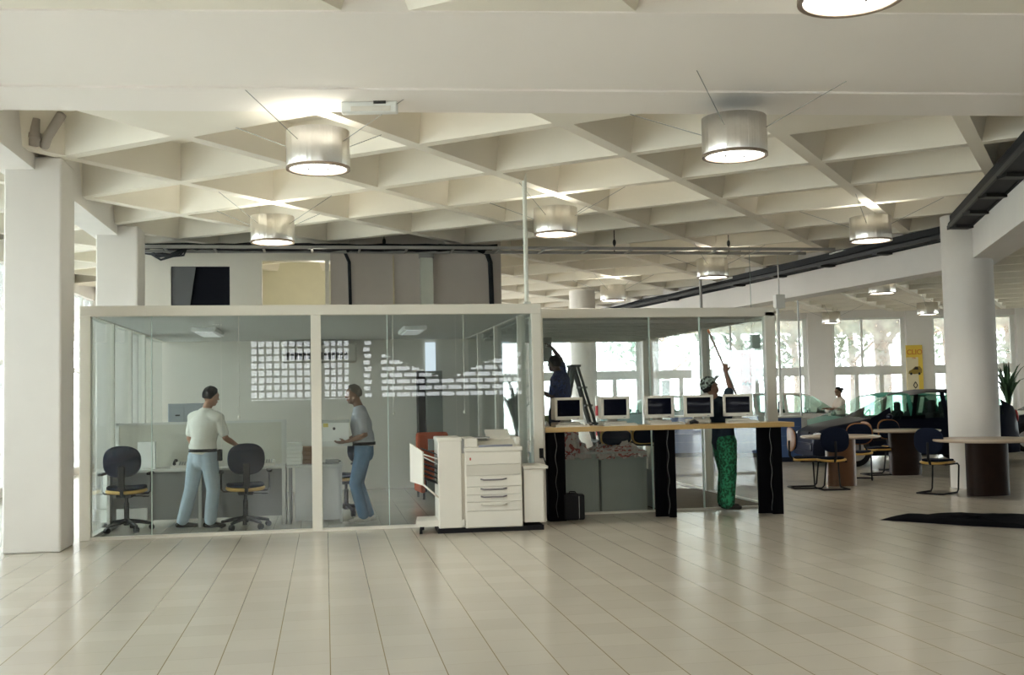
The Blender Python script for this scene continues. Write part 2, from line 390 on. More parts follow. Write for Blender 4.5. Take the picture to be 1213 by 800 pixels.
# wall behind the camera with openwork block windows (they mirror in the office glass)
WB = -9.0
mb = MB(); LT = mat('lattice_block', (.55, .53, .5), .8)
def solid(x0, x1, z0, z1): mb.box((x0, WB - .15, z0), (x1, WB, z1))
solid(-5.6, 12, 0, 1.55); solid(-5.6, 12, 3.45, 4.7); solid(-5.6, -2.35, 1.55, 3.45); solid(.78, 1.22, 1.55, 3.45); solid(1.48, 1.78, 1.55, 3.45); solid(6.4, 12, 1.55, 3.45)
mb.box((12, WB - .15, 0), (34, WB, 4.7))
struct('wall_front', mb, WHITE)
mb = MB()
def grid(x0, x1, z0, z1, p):
    n = round((x1 - x0) / p)
    for i in range(n + 1): x = x0 + (x1 - x0) * i / n; mb.box((x - .032, WB - .1, z0), (x + .032, WB - .04, z1))
    n = round((z1 - z0) / p)
    for i in range(n + 1): z = z0 + (z1 - z0) * i / n; mb.box((x0, WB - .1, z - .032), (x1, WB - .04, z + .032))
grid(-2.35, -.45, 1.6, 3.45, .235); grid(-.05, .78, 1.6, 3.45, .235); mb.box((-.45, WB - .15, 1.55), (-.05, WB, 3.45))
def bricks(x0, x1, z0, z1, top):
    n = round((z1 - z0) / .21)
    for r in range(n):
        za = z0 + (z1 - z0) * r / n; zb = z0 + (z1 - z0) * (r + 1) / n
        mb.box((x0, WB - .12, za - .04), (x1, WB - .03, za + .04)); x = x0 + (.24 if r % 2 else 0)
        while x < x1: mb.box((x - .03, WB - .12, za), (min(x + .03, x1), WB - .03, zb)); x += .48
    for q in range(30):
        xa_, xb_ = x0 + (x1 - x0) * q / 30, x0 + (x1 - x0) * (q + 1) / 30; zt = top((xa_ + xb_) / 2)
        if zt < z1: mb.box((xa_, WB - .14, zt), (xb_, WB - .02, z1))
bricks(1.22, 1.48, 1.55, 3.45, lambda x: 3.4); bricks(1.78, 6.4, 1.55, 3.45, lambda x: 2.12 + abs(x - 3.9) * .42)
struct('window_20', mb, LT)
# right wall (near side is solid and dark)
mb = MB(); mb.box((25.8, 10.5, 0), (26, 34, .5)); mb.box((25.8, 10.5, 4.0), (26, 34, 4.7))
for y in (10.6, 15, 19.5, 24, 28.5, 33.5): mb.box((25.75, y - .2, 0), (26.05, y + .2, 4.3))
struct('wall_right', mb, WHITE)
mb = MB()
for y in (12.1, 13.6, 16.5, 18, 21, 22.5, 25.5, 27, 30.1, 31.8): mb.box((25.85, y - .03, .5), (25.95, y + .03, 4.0))
mb.box((25.85, 10.8, 2.2), (25.95, 33.4, 2.3)); o = struct('window_22', mb, FRW); g = MB(); g.box((25.89, 10.8, .5), (25.9, 33.4, 4.0)); obj('pane', g, WGLASS, o)  # unseen glazing added to let more light into the showroom
mb = MB(); mb.box((10.6, -9.0, 0), (10.8, 10.3, 4.7)); mb.box((10.8, 10.1, 0), (26, 10.3, 4.7)); struct('wall_right_near', mb, mat('light_cutting_dark', (.10, .12, .15), .8))  # unseen wall, set close and coloured dark to cut light at the right
struct('ground_outside', MB().box((-80, -60, -.4), (120, 140, -.16)), mat('asphalt', (.42, .42, .40), .9, noise=.1))

# ------------------------------------------------------------------ glazed office (left) and glazed room (right)
Y1, Y2 = 12.88, 13.5
mb = MB()
for x0, x1 in ((-2.76, -2.64), (-.165, -.045), (2.5, 2.62)): mb.box((x0, Y1, 0), (x1, Y1 + .11, 2.67), bev=.006)
mb.box((-2.76, Y1 - .01, 2.55), (2.62, Y1 + .12, 2.67), bev=.006); mb.box((-2.64, Y1 + .01, 0), (2.5, Y1 + .08, .035))
mb.box((-2.70, Y1 + .1, 2.55), (-2.62, BY, 2.67)); mb.box((2.42, Y1 + .1, 2.55), (2.50, BY, 2.67)); mb.box((-2.70, Y1 + .1, 0), (-2.62, BY, .04)); mb.box((2.42, Y1 + .1, 0), (2.50, BY, .04))
for y in (14.15, 15.4, 16.5): mb.box((-2.71, y, 0), (-2.62, y + .08, 2.6))
for y in (13.35, 15.25, 17.0): mb.box((2.41, y, 0), (2.50, y + .09, 2.6))
struct('trim_1', mb, FRAME)
office = thing('office_glazing', 'row of clear glass panes closing the front of the white-framed office', 'glass wall', (0, Y1, 0))
for x0, x1 in ((-2.64, -1.98), (-1.975, -1.20), (-1.195, -.165), (-.045, .735), (.74, 1.56), (1.565, 2.5)):
    g = MB(); g.box((x0, .045, .035), (x1, .055, 2.55)); obj('pane', g, GLASS, office)
g = MB(); g.box((-2.67, .2, .04), (-2.66, 5.6, 2.55)); obj('pane', g, GLASS, office)
g = MB(); g.box((2.455, .1, .04), (2.465, 5.6, 2.55)); obj('pane', g, GLASS, office)
mb = MB(); mb.box((-2.76, Y1 + .1, 2.56), (2.6, BY, 2.66)); struct('ceiling_office', mb, mat('office_ceiling', (.62, .63, .6), .8))
mb = MB(); mb.box((2.62, Y2, 2.54), (5.94, Y2 + .1, 2.66), bev=.006); mb.box((5.80, Y2, 0), (5.94, Y2 + .11, 2.60), bev=.006)
mb.box((2.64, Y2 + .02, 0), (5.8, Y2 + .07, .025))
mb.box((2.6, Y1 + .1, 0), (2.66, Y2 + .1, 2.6)); mb.box((5.82, Y2 + .1, 2.52), (5.92, 19.2, 2.64)); mb.box((2.6, 19.1, 2.5), (5.92, 19.22, 2.64))
mb.box((5.83, Y2 + .1, 0), (5.90, 19.1, .03)); mb.box((2.6, 19.1, 0), (5.9, 19.18, .03))
mb.box((5.80, 15.95, 0), (5.92, 16.1, 2.52)); mb.box((5.78, 19.05, 0), (5.94, 19.2, 2.52)); mb.box((2.55, 19.05, 0), (2.68, 19.2, 2.52))
struct('trim_2', mb, FRAME)
room2 = thing('meeting_room_glazing', 'clear glass panes around the room behind the computer counter', 'glass wall', (0, Y2, 0))
for x0, x1 in ((2.66, 3.4), (3.405, 4.19), (4.9, 5.80)):
    g = MB(); g.box((x0, .045, .03), (x1, .055, 2.54)); obj('pane', g, GLASS, room2)
for y0, y1 in ((.12, 2.45), (2.6, 5.55)):
    g = MB(); g.box((5.865, y0, .03), (5.875, y1, 2.52)); obj('pane', g, SGLASS, room2)
g = MB(); g.box((2.7, 5.62, .03), (5.78, 5.63, 2.5)); obj('pane', g, GLASS, room2)
mb = MB(); mb.box((2.62, Y2 + .1, 2.55), (5.9, 19.1, 2.65))
for i in range(9): y = 14.1 + i * .58; mb.box((2.7, y, 2.5), (5.75, y + .09, 2.56))
struct('ceiling_meeting_room', mb, mat('room_ceiling', (.6, .6, .56), .8))
GEDGE = mat('glass_edge', (.62, .75, .70), .3)
mb = MB(); mb.box((4.19, Y2 + .035, .03), (4.205, Y2 + .065, 2.54)); mb.box((4.885, Y2 + .035, .03), (4.90, Y2 + .065, 2.54)); struct('trim_3', mb, GEDGE)
mb = MB()
for x in (-1.977, .737): mb.box((x - .004, Y1 + .035, .035), (x + .004, Y1 + .065, 2.55))
struct('trim_4', mb, GEDGE)
mb = MB(); mb.box((2.42, Y1 + .02, 2.665), (2.50, Y1 + .08, 2.70)); mb.cyl((2.455, Y1 + .05, 2.66), (2.455, Y1 + .05, 4.33), .028)
tag(obj('pole', mb, mat('pale_pole', (.72, .74, .68), .5)), 'pale pole rising from the office corner to the ceiling ribs', 'pole')
# cords with knobs inside the office glass
for i, px in enumerate((282, 465, 549)):
    p = Vector((xat(px, Y1 + .14), Y1 + .14, 0)); t = thing('blind_cord', 'thin white cord with a knob, %s behind the office glass' % ('leftmost of three', 'middle of three', 'rightmost of three')[i], 'cord', (p.x, p.y, 1.36), 0, 'cords hanging behind the office glass')
    m_ = MB(); m_.cyl((0, 0, 0), (0, 0, 1.2), .006, 6); obj('cord', m_, FRAME, t); m_ = MB(); m_.ell((0, 0, 0), (.017, .017, .022)); obj('knob', m_, FRAME, t)

# ------------------------------------------------------------------ drum lamps
def make_lamp(label, p, lit=True, down=20, up=5):
    t = thing('drum_lamp', label, 'ceiling lamp', (p[0], p[1], 3.66), 0, 'brushed metal drum lamps under the waffle ceiling')
    return t
lamp_parts = None
def lamp_geo(t):
    global lamp_parts
    if lamp_parts is None:
        n = 40; m_ = MB(); m_.lathe([(.285, 0), (.29, .012), (.29, .35), (.283, .35), (.283, .02), (.262, .0), (.285, 0)], n, caps=False)
        drum = obj('drum', m_, ALU, t)
        m_ = MB(); m_.lathe([(.292, -.004), (.292, .02), (.262, .006), (.262, -.004), (.292, -.004)], n, caps=False); rim = obj('rim', m_, mat('lamp_rim', (.35, .28, .22), .4, .6), t)
        m_ = MB(); m_.lathe([(.001, .012), (.262, .012), (.262, .02), (.001, .02)], n); dif = obj('diffuser', m_, LAMPW, t); m_ = MB(); m_.lathe([(.001, .03), (.282, .03), (.282, .035), (.001, .035)], n); plate = obj('uplight_blocker', m_, ALU, t)  # plate above the diffuser is added to block its upward glow
        m_ = MB()
        for s in (-.09, .09): m_.cyl((s, 0, .012), (s, 0, -.006), .008, 8)
        clips = objs('clip', m_, DMETAL, t)
        m_ = MB()
        for k in range(4):
            a = TH + k * PI / 2; m_.cyl((.27 * math.cos(a), .27 * math.sin(a), .22), (1.0 * math.cos(a), 1.0 * math.sin(a), .53), .004, 5)
        wire = objs('suspension_wire', m_, GREYM, t)
        lamp_parts = [drum, rim, dif, plate] + clips + wire
    else:
        for q in lamp_parts: c = q.copy(); COL.objects.link(c); c.parent = t
def lamp_light(p, down, up):
    l = bpy.data.lights.new('drum_lamp_down', 'SPOT'); l.energy = down; l.spot_size = math.radians(130); l.spot_blend = .6; l.color = (1, .95, .82); l.shadow_soft_size = .22
    o = bpy.data.objects.new('drum_lamp_down', l); COL.objects.link(o); o.location = (p[0], p[1], 3.63)
    if up:
        l = bpy.data.lights.new('drum_lamp_up', 'POINT'); l.energy = up; l.color = (1, .95, .80); l.shadow_soft_size = .08
        o = bpy.data.objects.new('drum_lamp_up', l); COL.objects.link(o); o.location = (p[0], p[1], 3.93)
LAMPS = [((4, -1), 'largest drum lamp, cut off by the top edge of the picture'), ((1, 0), 'drum lamp hanging beside the white emergency light box'),
         ((3, 1), 'big drum lamp above the right half of the computer counter'), ((-1, 2), 'drum lamp above the white shirted man in the office'),
         ((1, 3), 'drum lamp next to the pale pole'), ((3, 5), 'drum lamp against the cable tray at the right girder'),
         ((1, 7), 'small drum lamp under the long cable tray, near the right girder'), ((-1, 9), 'smallest drum lamp over the meeting room roof'),
         ((2, 10), 'drum lamp cut off by the lower edge of the right girder'), ((2, 15), 'faint drum lamp above the yellow poster'), ((0, 15), 'faint far drum lamp left of the tree window')]
for (i, j), lab in LAMPS:
    p = node(i, j); 
    if (i, j) == (0, 15): p = Vector(at(985, 383, 3.66)[:2])
    if (i, j) == (2, 10): p = Vector(at(1045, 348, 3.66)[:2])
    if (i, j) == (2, 15): p = Vector(at(1099, 373, 3.66)[:2])
    t = make_lamp(lab, p); lamp_geo(t)
    if (i, j) == (4, -1): t.location = (p.x - .05, p.y, 3.71)
    lamp_light(p, 45 if (i, j) in ((4, -1), (3, 1)) else 90, 0 if (i, j) in ((3, 1),) or p.y > 27 else 16)
for (i, j) in ((5, -5), (2, -5), (5, -8)):   # unseen lamps added behind the camera to brighten the hall
    p = node(i, j); t = make_lamp(('added drum lamp, unseen behind the viewpoint, ' + {-5: 'nearest the front girder' if i == 5 else 'over the left of the hall', -2: 'furthest to the right', -8: 'nearest the openwork wall'}[j]), p); lamp_geo(t); lamp_light(p, 130, 10)

# ------------------------------------------------------------------ people
def blob(name, mb, voxel=.009, smooth=4):
    me = mb.mesh(name + '_raw'); o = bpy.data.objects.new('tmp', me); COL.objects.link(o)
    r = o.modifiers.new('r', 'REMESH'); r.mode = 'VOXEL'; r.voxel_size = voxel; r.use_smooth_shade = True
    s = o.modifiers.new('s', 'SMOOTH'); s.factor = .5; s.iterations = smooth
    dg = bpy.context.evaluated_depsgraph_get(); dg.update()
    me2 = bpy.data.meshes.new_from_object(o.evaluated_get(dg)); me2.name = name
    bpy.data.objects.remove(o); bpy.data.meshes.remove(me); return me2
def V(*a): return Vector(a if len(a) == 3 else a[0])
def lerp(a, b, t): return a + (b - a) * t
def band(c0, c1, side, w0, d0, w1, d1, n=28):
    side = side.normalized(); fr = Vector((0, 0, 1)).cross(side); m = MB(); v = []
    for c, w_, d_, k in ((c0, w0, d0, 1), (c1, w1, d1, 1), (c1, w1, d1, .93), (c0, w0, d0, .93)):
        for q in range(n): a = 2 * PI * q / n; v.append(c + (side * math.cos(a) * w_ + fr * math.sin(a) * d_) * k)
    return m.add(v, [(r * n + q, r * n + (q + 1) % n, ((r + 1) % 4) * n + (q + 1) % n, ((r + 1) % 4) * n + q) for r in range(4) for q in range(n)], True)
def hand(mb, w, d, nrm, thumb, curl=.5, sc=1.0):
    d = V(d).normalized(); nrm = V(nrm); nrm = (nrm - d * nrm.dot(d)).normalized(); sd = d.cross(nrm).normalized()
    if sd.dot(V(thumb)) < 0: sd = -sd
    mb.loft([(w, .026 * sc, .019 * sc), (w + d * .035 * sc, .036 * sc, .018 * sc), (w + d * .08 * sc, .040 * sc, .015 * sc)], sd, 10)
    for k, L in enumerate((.068, .078, .072, .056)):
        b = w + d * .082 * sc + sd * (.030 - .0195 * k) * sc; pts = [b]; a = curl * .5; p = b
        for q in range(3): p = p + (d * math.cos(a) + nrm * math.sin(a)) * L / 3 * sc; pts.append(p); a += curl
        mb.tube(pts, [.0098 * sc, .0095 * sc, .009 * sc, .0075 * sc], 7)
    b = w + d * .03 * sc + sd * .03 * sc
    mb.tube([b, b + (sd * .7 + d * .6) * .035 * sc + nrm * .01, b + (sd * .5 + d * .9) * .06 * sc + nrm * .02 * (1 + curl)], [.013 * sc, .0115 * sc, .0095 * sc], 7)
def person(label, loc, J, skin, shirt, trousers, shoes, hair, sleeve='short', rz=0, hat=None, hairlen='short', facial=None, loose=0, bag=0):
    t = thing('person', label, 'person', loc, rz)
    Lh, Rh, Ls, Rs = V(J['hipL']), V(J['hipR']), V(J['shL']), V(J['shR'])
    hc = (Lh + Rh) / 2; sc_ = (Ls + Rs) / 2; nk = V(J['neck']); hd = V(J['head'])
    hs = (Rh - Lh).normalized(); ss = (Rs - Ls).normalized(); face = V(J['face']).normalized()
    def torso(mb, g, top=True):
        g = g + .016 * bag if g > 0 else g
        st = [(hc - V(0, 0, .05), .150 + g, .105 + g), (hc + V(0, 0, .03), .165 + g, .115 + g)] if g < 0 else [(hc + V(0, 0, .10 - .12 * loose), .165 + g, .120 + g)]
        st += [ (lerp(hc, sc_, .40), .140 + g, .105 + g), (lerp(hc, sc_, .72), .178 + g, .118 + g), (lerp(hc, sc_, .92), .185 + g, .092 + g), (lerp(sc_, nk, .55), .085 + g, .070 + g), ]
        mb.loft(st, ss, 18)
        for s in (Ls, Rs): mb.loft([(lerp(sc_, s, .35) + V(0, 0, .005), .062 + g, .062 + g), (lerp(sc_, s, .8) - V(0, 0, .012), .062 + g, .062 + g), (s - V(0, 0, .02), .056 + g, .056 + g)], (0, 0, 1), 14); mb.loft([(lerp(hc, sc_, .70) + (s - sc_) * .55, .07 + g, .085 + g), (lerp(hc, sc_, .9) + (s - sc_) * .8, .055 + g, .06 + g)], ss, 12)
    # body, one continuous surface
    b = MB(); torso(b, -.008)
    b.loft([(nk - V(0, 0, .05), .062, .062), (nk, .055, .058), (lerp(nk, hd, .6), .052, .055)], ss, 12)
    up = V(J.get('headup', (0, 0, 1))).normalized(); hr = face.cross(up).normalized(); up = hr.cross(face).normalized()
    HM = Matrix(((hr.x, face.x, up.x), (hr.y, face.y, up.y), (hr.z, face.z, up.z))).to_4x4()
    def hp(x, y, z): return hd + hr * x + face * y + up * z
    b.ell(hd + up * .02, (.076, .094, .098), HM); b.ell(hp(0, .022, -.045), (.058, .066, .068), HM); b.ell(hp(0, .055, -.085), (.028, .026, .020), HM)
    b.loft([(hp(0, .088, .02), .008, .008), (hp(0, .106, -.022), .013, .012)], hr, 8)
    b.ell(hp(0, .082, -.052), (.022, .014, .008), HM); b.ell(hp(0, .082, .035), (.05, .016, .012), HM)
    for s in (-1, 1): b.ell(hp(s * .078, -.005, -.005), (.010, .020, .032), HM)
    for S, E, W, D, N, T, side in ((Ls, J['elL'], J['wrL'], J['hdL'], J['palmL'], J['thL'], -1), (Rs, J['elR'], J['wrR'], J['hdR'], J['palmR'], J['thR'], 1)):
        E, W = V(E), V(W); b.loft([(S, .052, .052), (lerp(S, E, .4), .046, .046), (E, .038, .038), (lerp(E, W, .3), .040, .038), (W, .026, .022)], (0, 1, .2), 12)
        hand(b, W, D, N, T, J.get('curl', .45))
    for H, K, A, F in ((Lh, J['knL'], J['anL'], J['toeL']), (Rh, J['knR'], J['anR'], J['toeR'])):
        K, A, F = V(K), V(A), V(F).normalized()
        b.loft([(H, .082, .085), (lerp(H, K, .5), .070, .072), (K, .050, .052), (lerp(K, A, .35), .052, .054), (A, .034, .036)], hs, 12)
        b.loft([(A - V(0, 0, .035) - F * .03, .030, .028), (A - V(0, 0, .045) + F * .08, .036, .022), (A - V(0, 0, .055) + F * .15, .034, .016)], F.cross(V(0, 0, 1)), 10)
    obj('body', blob('body', b, .0085), skin, t)
    # shirt
    s = MB(); torso(s, .012)
    s.loft([(hc + V(0, 0, .10 - .12 * loose), .174 + .01 * loose, .132), (hc + V(0, 0, .18), .168 + .01 * loose, .128)], ss, 18)
    for S, E, W in ((Ls, V(J['elL']), V(J['wrL'])), (Rs, V(J['elR']), V(J['wrR']))):
        if sleeve == 'short': s.loft([(S, .062, .062), (lerp(S, E, .45), .062, .060), (lerp(S, E, .75), .064, .062)], (0, 1, .2), 14)
        else: s.loft([(S, .070, .070), (E, .054, .054), (lerp(E, W, .85), .042, .040)], (0, 1, .2), 14)
    so = obj('shirt', blob('shirt', s, .010), shirt, t)
    c = band(nk - V(0, 0, .05), nk + V(0, 0, .005), ss, .082, .078, .064, .062); obj('collar', c, shirt, t)
    # trousers
    s = MB(); s.loft([(hc - V(0, 0, .06), .160, .122), (hc + V(0, 0, .06), .162, .120)], hs, 18)
    g = .018 * (loose + bag)
    for H, K, A in ((Lh, V(J['knL']), V(J['anL'])), (Rh, V(J['knR']), V(J['anR']))):
        s.loft([(H, .094 + g, .100 + g), (lerp(H, K, .5), .085 + g, .088 + g), (K, .068 + g, .070 + g), (lerp(K, A, .4), .066 + g, .068 + g), (lerp(K, A, .97), .058 + g, .062 + g)], hs, 14)
    obj('trousers', blob('trousers', s, .010), trousers, t)
    if 'belt' in J:
        obj('belt', band(hc + V(0, 0, .055), hc + V(0, 0, .092), hs, .186, .145, .184, .143), BLACKP, t)
    for A, F in ((J['anL'], J['toeL']), (J['anR'], J['toeR'])):
        A, F = V(A), V(F).normalized(); m_ = MB(); z0 = A.z - .05
        m_.loft([(V(A.x, A.y, z0 + .015) - F * .055, .036, .034), (V(A.x, A.y, z0 + .02) + F * .0, .042, .045), (V(A.x, A.y, z0 + .008) + F * .09, .046, .030), (V(A.x, A.y, z0 + .0) + F * .17, .040, .022)], F.cross(V(0, 0, 1)), 12)
        obj('shoe', blob('shoe', m_, .008, 3), shoes, t)
    # hair
    m_ = MB(); m_.ell((0, 0, 0), (1, 1, 1), None, 24, 16)
    vs = []
    for v in m_.v:
        d = V(v); cut = d.z < (-.55 + 1.3 * max(d.y + .25, 0))
        k_ = .82 if cut else 1.0 + .03 * math.sin(9 * d.x + 5 * d.z) * math.sin(7 * d.y)
        vs.append(hp(d.x * .088 * k_, d.y * .105 * k_ - .006, d.z * .112 * k_ + .024))
    m_.v = vs
    if hairlen == 'bun': m_.ell(hp(0, -.115, .06), (.045, .045, .045))
    if hat:
        h_ = MB(); h_.ell((0, 0, 0), (1, 1, 1), None, 24, 16); hv = []
        for v in h_.v:
            d = V(v); k_ = .86 if d.z < -.05 else 1.0; hv.append(hp(d.x * .098 * k_, d.y * .116 * k_ - .004, max(d.z, -.12) * .115 * k_ + .045))
        h_.v = hv; obj('cap', h_, hat, t)
        h_ = MB(); h_.loft([(hp(0, .07, .055), .075, .01), (hp(0, .16, .075), .06, .008)], hr, 14); obj('cap_visor', h_, hat, t)
    obj('hair', m_, hair, t)
    for s_ in (-1, 1):
        m_ = MB(); m_.ell(hp(s_ * .031, .081, .015), (.011, .008, .007), HM); obj('eye', m_, mat('eye_dark', (.03, .02, .015), .3), t)
    m_ = MB(); m_.ell(hp(0, .092, -.053), (.022, .006, .006), HM); obj('mouth', m_, mat('lips', (.28, .12, .09), .6), t)
    if facial:
        m_ = MB(); m_.ell(hp(0, .088, -.036), (.026, .010, .007), HM); obj('moustache', m_, facial, t)
    return t
SK1 = mat('skin_tan', (.36, .19, .12), .6, noise=.06, scale=20); SK2 = mat('skin_brown', (.22, .115, .07), .6, noise=.06, scale=20); SK3 = mat('skin_dark', (.07, .035, .025), .6, noise=.06, scale=20)
def fabric(name, c, n=.12, sc=30): return mat(name, c, .9, noise=n, scale=sc, bump=.3)
HAIRB = mat('black_hair', (.01, .009, .009), .7, noise=.3, scale=60); HAIRG = mat('cropped_grey_hair', (.13, .11, .09), .9, noise=.35, scale=80)
JEANL = fabric('light_denim', (.38, .46, .52), .15, 14); JEAND = fabric('mid_denim', (.10, .19, .31), .2, 16)
p1 = atD(245, 13.12); p1.z = 0
o = person('man in white short sleeved shirt and pale jeans holding the back of a chair', p1, dict(
    head=(.055, 0, 1.605), neck=(.0, .0, 1.44), face=(.85, .5, -.12), headup=(.1, 0, 1), shL=(-.165, .10, 1.37), shR=(.155, -.10, 1.36), hipL=(-.12, .05, .885), hipR=(.035, -.05, .885),
    elL=(-.21, .10, 1.10), wrL=(-.13, .26, .93), hdL=(.3, .3, -.6), palmL=(1, 0, 0), thL=(0, 1, 0),
    elR=(.24, -.12, 1.10), wrR=(.37, -.02, 1.005), hdR=(.7, .35, -.35), palmR=(0, .2, -1), thR=(-.3, 1, 0), curl=.35,
    knL=(-.19, .06, .48), anL=(-.29, .02, .10), toeL=(.9, .2, 0), knR=(.085, -.06, .48), anR=(.05, -.10, .10), toeR=(.95, .15, 0), belt=1),
    SK1, fabric('white_cotton', (.66, .65, .58), .04, 10), JEANL, mat('black_leather', (.012, .012, .013), .4), HAIRB, bag=.7)
m_ = MB(); m_.box((.14, -.17, .83), (.20, -.10, .97), bev=.012); obj('phone_pouch', m_, BLACKP, o)
p2 = atD(424, 13.35)
person('grey haired man in light shirt and blue jeans carrying white boxes', p2, dict(
    head=(-.035, -.01, 1.595), neck=(.035, 0, 1.43), face=(-1, -.28, -.08), shL=(.05, -.19, 1.36), shR=(.03, .18, 1.36), hipL=(.085, -.085, .92), hipR=(.085, .085, .92),
    elL=(.09, -.25, 1.10), wrL=(-.13, -.235, 1.03), hdL=(-1, 0, -.12), palmL=(0, .4, .8), thL=(0, 0, 1), elR=(.06, .24, 1.10), wrR=(-.12, .22, 1.03), hdR=(-1, 0, -.1), palmR=(0, -.4, .8), thR=(0, 0, 1), curl=.3,
    knL=(-.03, -.09, .50), anL=(.07, -.09, .10), toeL=(-1, -.1, 0), knR=(.01, .09, .50), anR=(.14, .10, .10), toeR=(-1, 0, 0), belt=1),
    SK2, fabric('grey_striped_cotton', (.40, .41, .44), .14, 45), JEAND, mat('white_trainer', (.55, .52, .46), .7), HAIRG, bag=.4, facial=mat('white_moustache', (.55, .53, .5), .9))
CARD = mat('white_carton', (.88, .90, .88), .7, noise=.05)
t = thing('carton', 'large white carton held against the grey haired man\'s chest', 'box', (p2.x - .26, p2.y - .02, 1.04), 0)
m_ = MB(); m_.box((-.20, -.18, 0), (.16, .18, .24), bev=.004); obj('body', m_, CARD, t)
m_ = MB(); m_.box((-.21, -.19, .22), (.17, .19, .25), bev=.004); obj('lid', m_, mat('carton_lid', (.5, .52, .5), .7), t)
m_ = MB(); m_.lathe([(.018, 0), (.018, .004)], 12, Matrix.Translation((-.02, -.18, .15)) @ Matrix.Rotation(PI / 2, 4, 'X')); obj('hand_hole', m_, BLACKP, t)
m_ = MB(); m_.box((-.15, -.184, .17), (-.09, -.179, .215)); obj('sticker', m_, mat('yellow_sticker', (.7, .6, .2), .7), t)
m_ = MB(); m_.box((p2.x - .44, p2.y - .22, .975), (p2.x - .06, p2.y + .16, 1.04), bev=.004)
tag(obj('carton', m_, mat('grey_carton', (.72, .74, .72), .7)), 'flat white box under the large carton the grey haired man carries', 'box')
p4 = atD(860, 14.05)
person('man in patterned cap and green trousers raising a pole, face turned up', p4, dict(
    head=(-.17, -.02, 1.60), neck=(-.10, -.01, 1.44), face=(.85, -.1, .52), headup=(-.5, 0, .85), shL=(-.03, .16, 1.36), shR=(-.03, -.16, 1.37), hipL=(.0, .085, .90), hipR=(.0, -.085, .90),
    elL=(.17, .16, 1.20), wrL=(.24, .03, 1.32), hdL=(.1, -.2, 1), palmL=(0, -1, 0), thL=(1, 0, 0), elR=(.07, -.10, 1.60), wrR=(.055, .0, 1.80), hdR=(.0, .1, 1), palmR=(.2, .8, 0), thR=(0, 0, 1), curl=.9,
    knL=(.06, .10, .50), anL=(.03, .12, .10), toeL=(.9, -.2, 0), knR=(.02, -.08, .50), anR=(-.02, -.10, .10), toeR=(.9, -.4, 0)),
    mat('skin_mid', (.20, .11, .075), .6), fabric('slate_cotton', (.022, .034, .05), .25, 20), mat('green_patterned_cloth', (.018, .15, .07), .9, noise=.62, scale=34), mat('black_shoe', (.02, .018, .016), .5), HAIRB, hat=mat('camouflage_cloth', (.16, .20, .18), .9, noise=.9, scale=28), loose=1, bag=1.1)
a_ = V(p4.x - .115, p4.y + .10, 2.32); b_ = V(p4.x + .235, p4.y + .0, 1.40)
m_ = MB(); m_.cyl(a_, b_, .013, 10); t = tag(obj('cleaning_pole', m_, mat('brown_pole', (.16, .10, .07), .5)), 'long brown pole raised by the man in green trousers', 'pole')
m_ = MB(); m_.cyl(a_, lerp(a_, b_, -.05), .016, 10); obj('tip', m_, mat('orange_tip', (.45, .16, .06), .6), t)
D3 = 15.6; p3 = atD(664, D3); p3.z = .40
person('man in dark blue spotted overalls reaching up, his back to the stepladder', p3, dict(
    head=(-.05, 0, 1.59), neck=(.02, 0, 1.44), face=(-1, .15, .05), shL=(.035, -.18, 1.36), shR=(.035, .17, 1.38), hipL=(.03, -.085, .90), hipR=(.03, .085, .90),
    elL=(-.02, -.24, 1.12), wrL=(-.19, -.18, 1.20), hdL=(-1, 0, .3), palmL=(0, .5, .5), thL=(0, 0, 1), elR=(.0, .14, 1.66), wrR=(-.11, .12, 1.83), hdR=(-.7, 0, .6), palmR=(-.5, 0, -.5), thR=(0, -1, 0), curl=.35,
    knL=(.0, -.09, .50), anL=(.03, -.09, .10), toeL=(-1, -.1, 0), knR=(.0, .09, .50), anR=(.03, .09, .10), toeR=(-1, .1, 0)),
    SK3, mat('navy_spotted_cloth', (.012, .025, .10), .9, noise=.6, scale=45), mat('dark_work_trousers', (.015, .017, .03), .9), mat('brown_shoe', (.05, .035, .025), .6), HAIRB, sleeve='short', loose=1, bag=1.6, rz=-.55)
p5 = atD(997, 27.5)
person('dark haired person in pale top standing behind the green car', p5, dict(
    head=(-.03, 0, 1.47), neck=(.0, 0, 1.32), face=(-1, -.2, -.1), shL=(.0, -.17, 1.25), shR=(.0, .17, 1.25), hipL=(0, -.08, .84), hipR=(0, .08, .84),
    elL=(-.10, -.2, 1.03), wrL=(-.3, -.17, 1.05), hdL=(-1, 0, 0), palmL=(0, 0, -1), thL=(0, 1, 0), elR=(-.1, .2, 1.03), wrR=(-.3, .17, 1.05), hdR=(-1, 0, 0), palmR=(0, 0, -1), thR=(0, -1, 0),
    knL=(0, -.09, .45), anL=(0, -.09, .10), toeL=(-1, 0, 0), knR=(0, .09, .45), anR=(0, .09, .10), toeR=(-1, 0, 0)),
    SK2, fabric('pale_beige_blouse', (.55, .47, .40), .06), fabric('dark_skirt_cloth', (.05, .05, .06)), BLACKP, HAIRB, hairlen='bun')

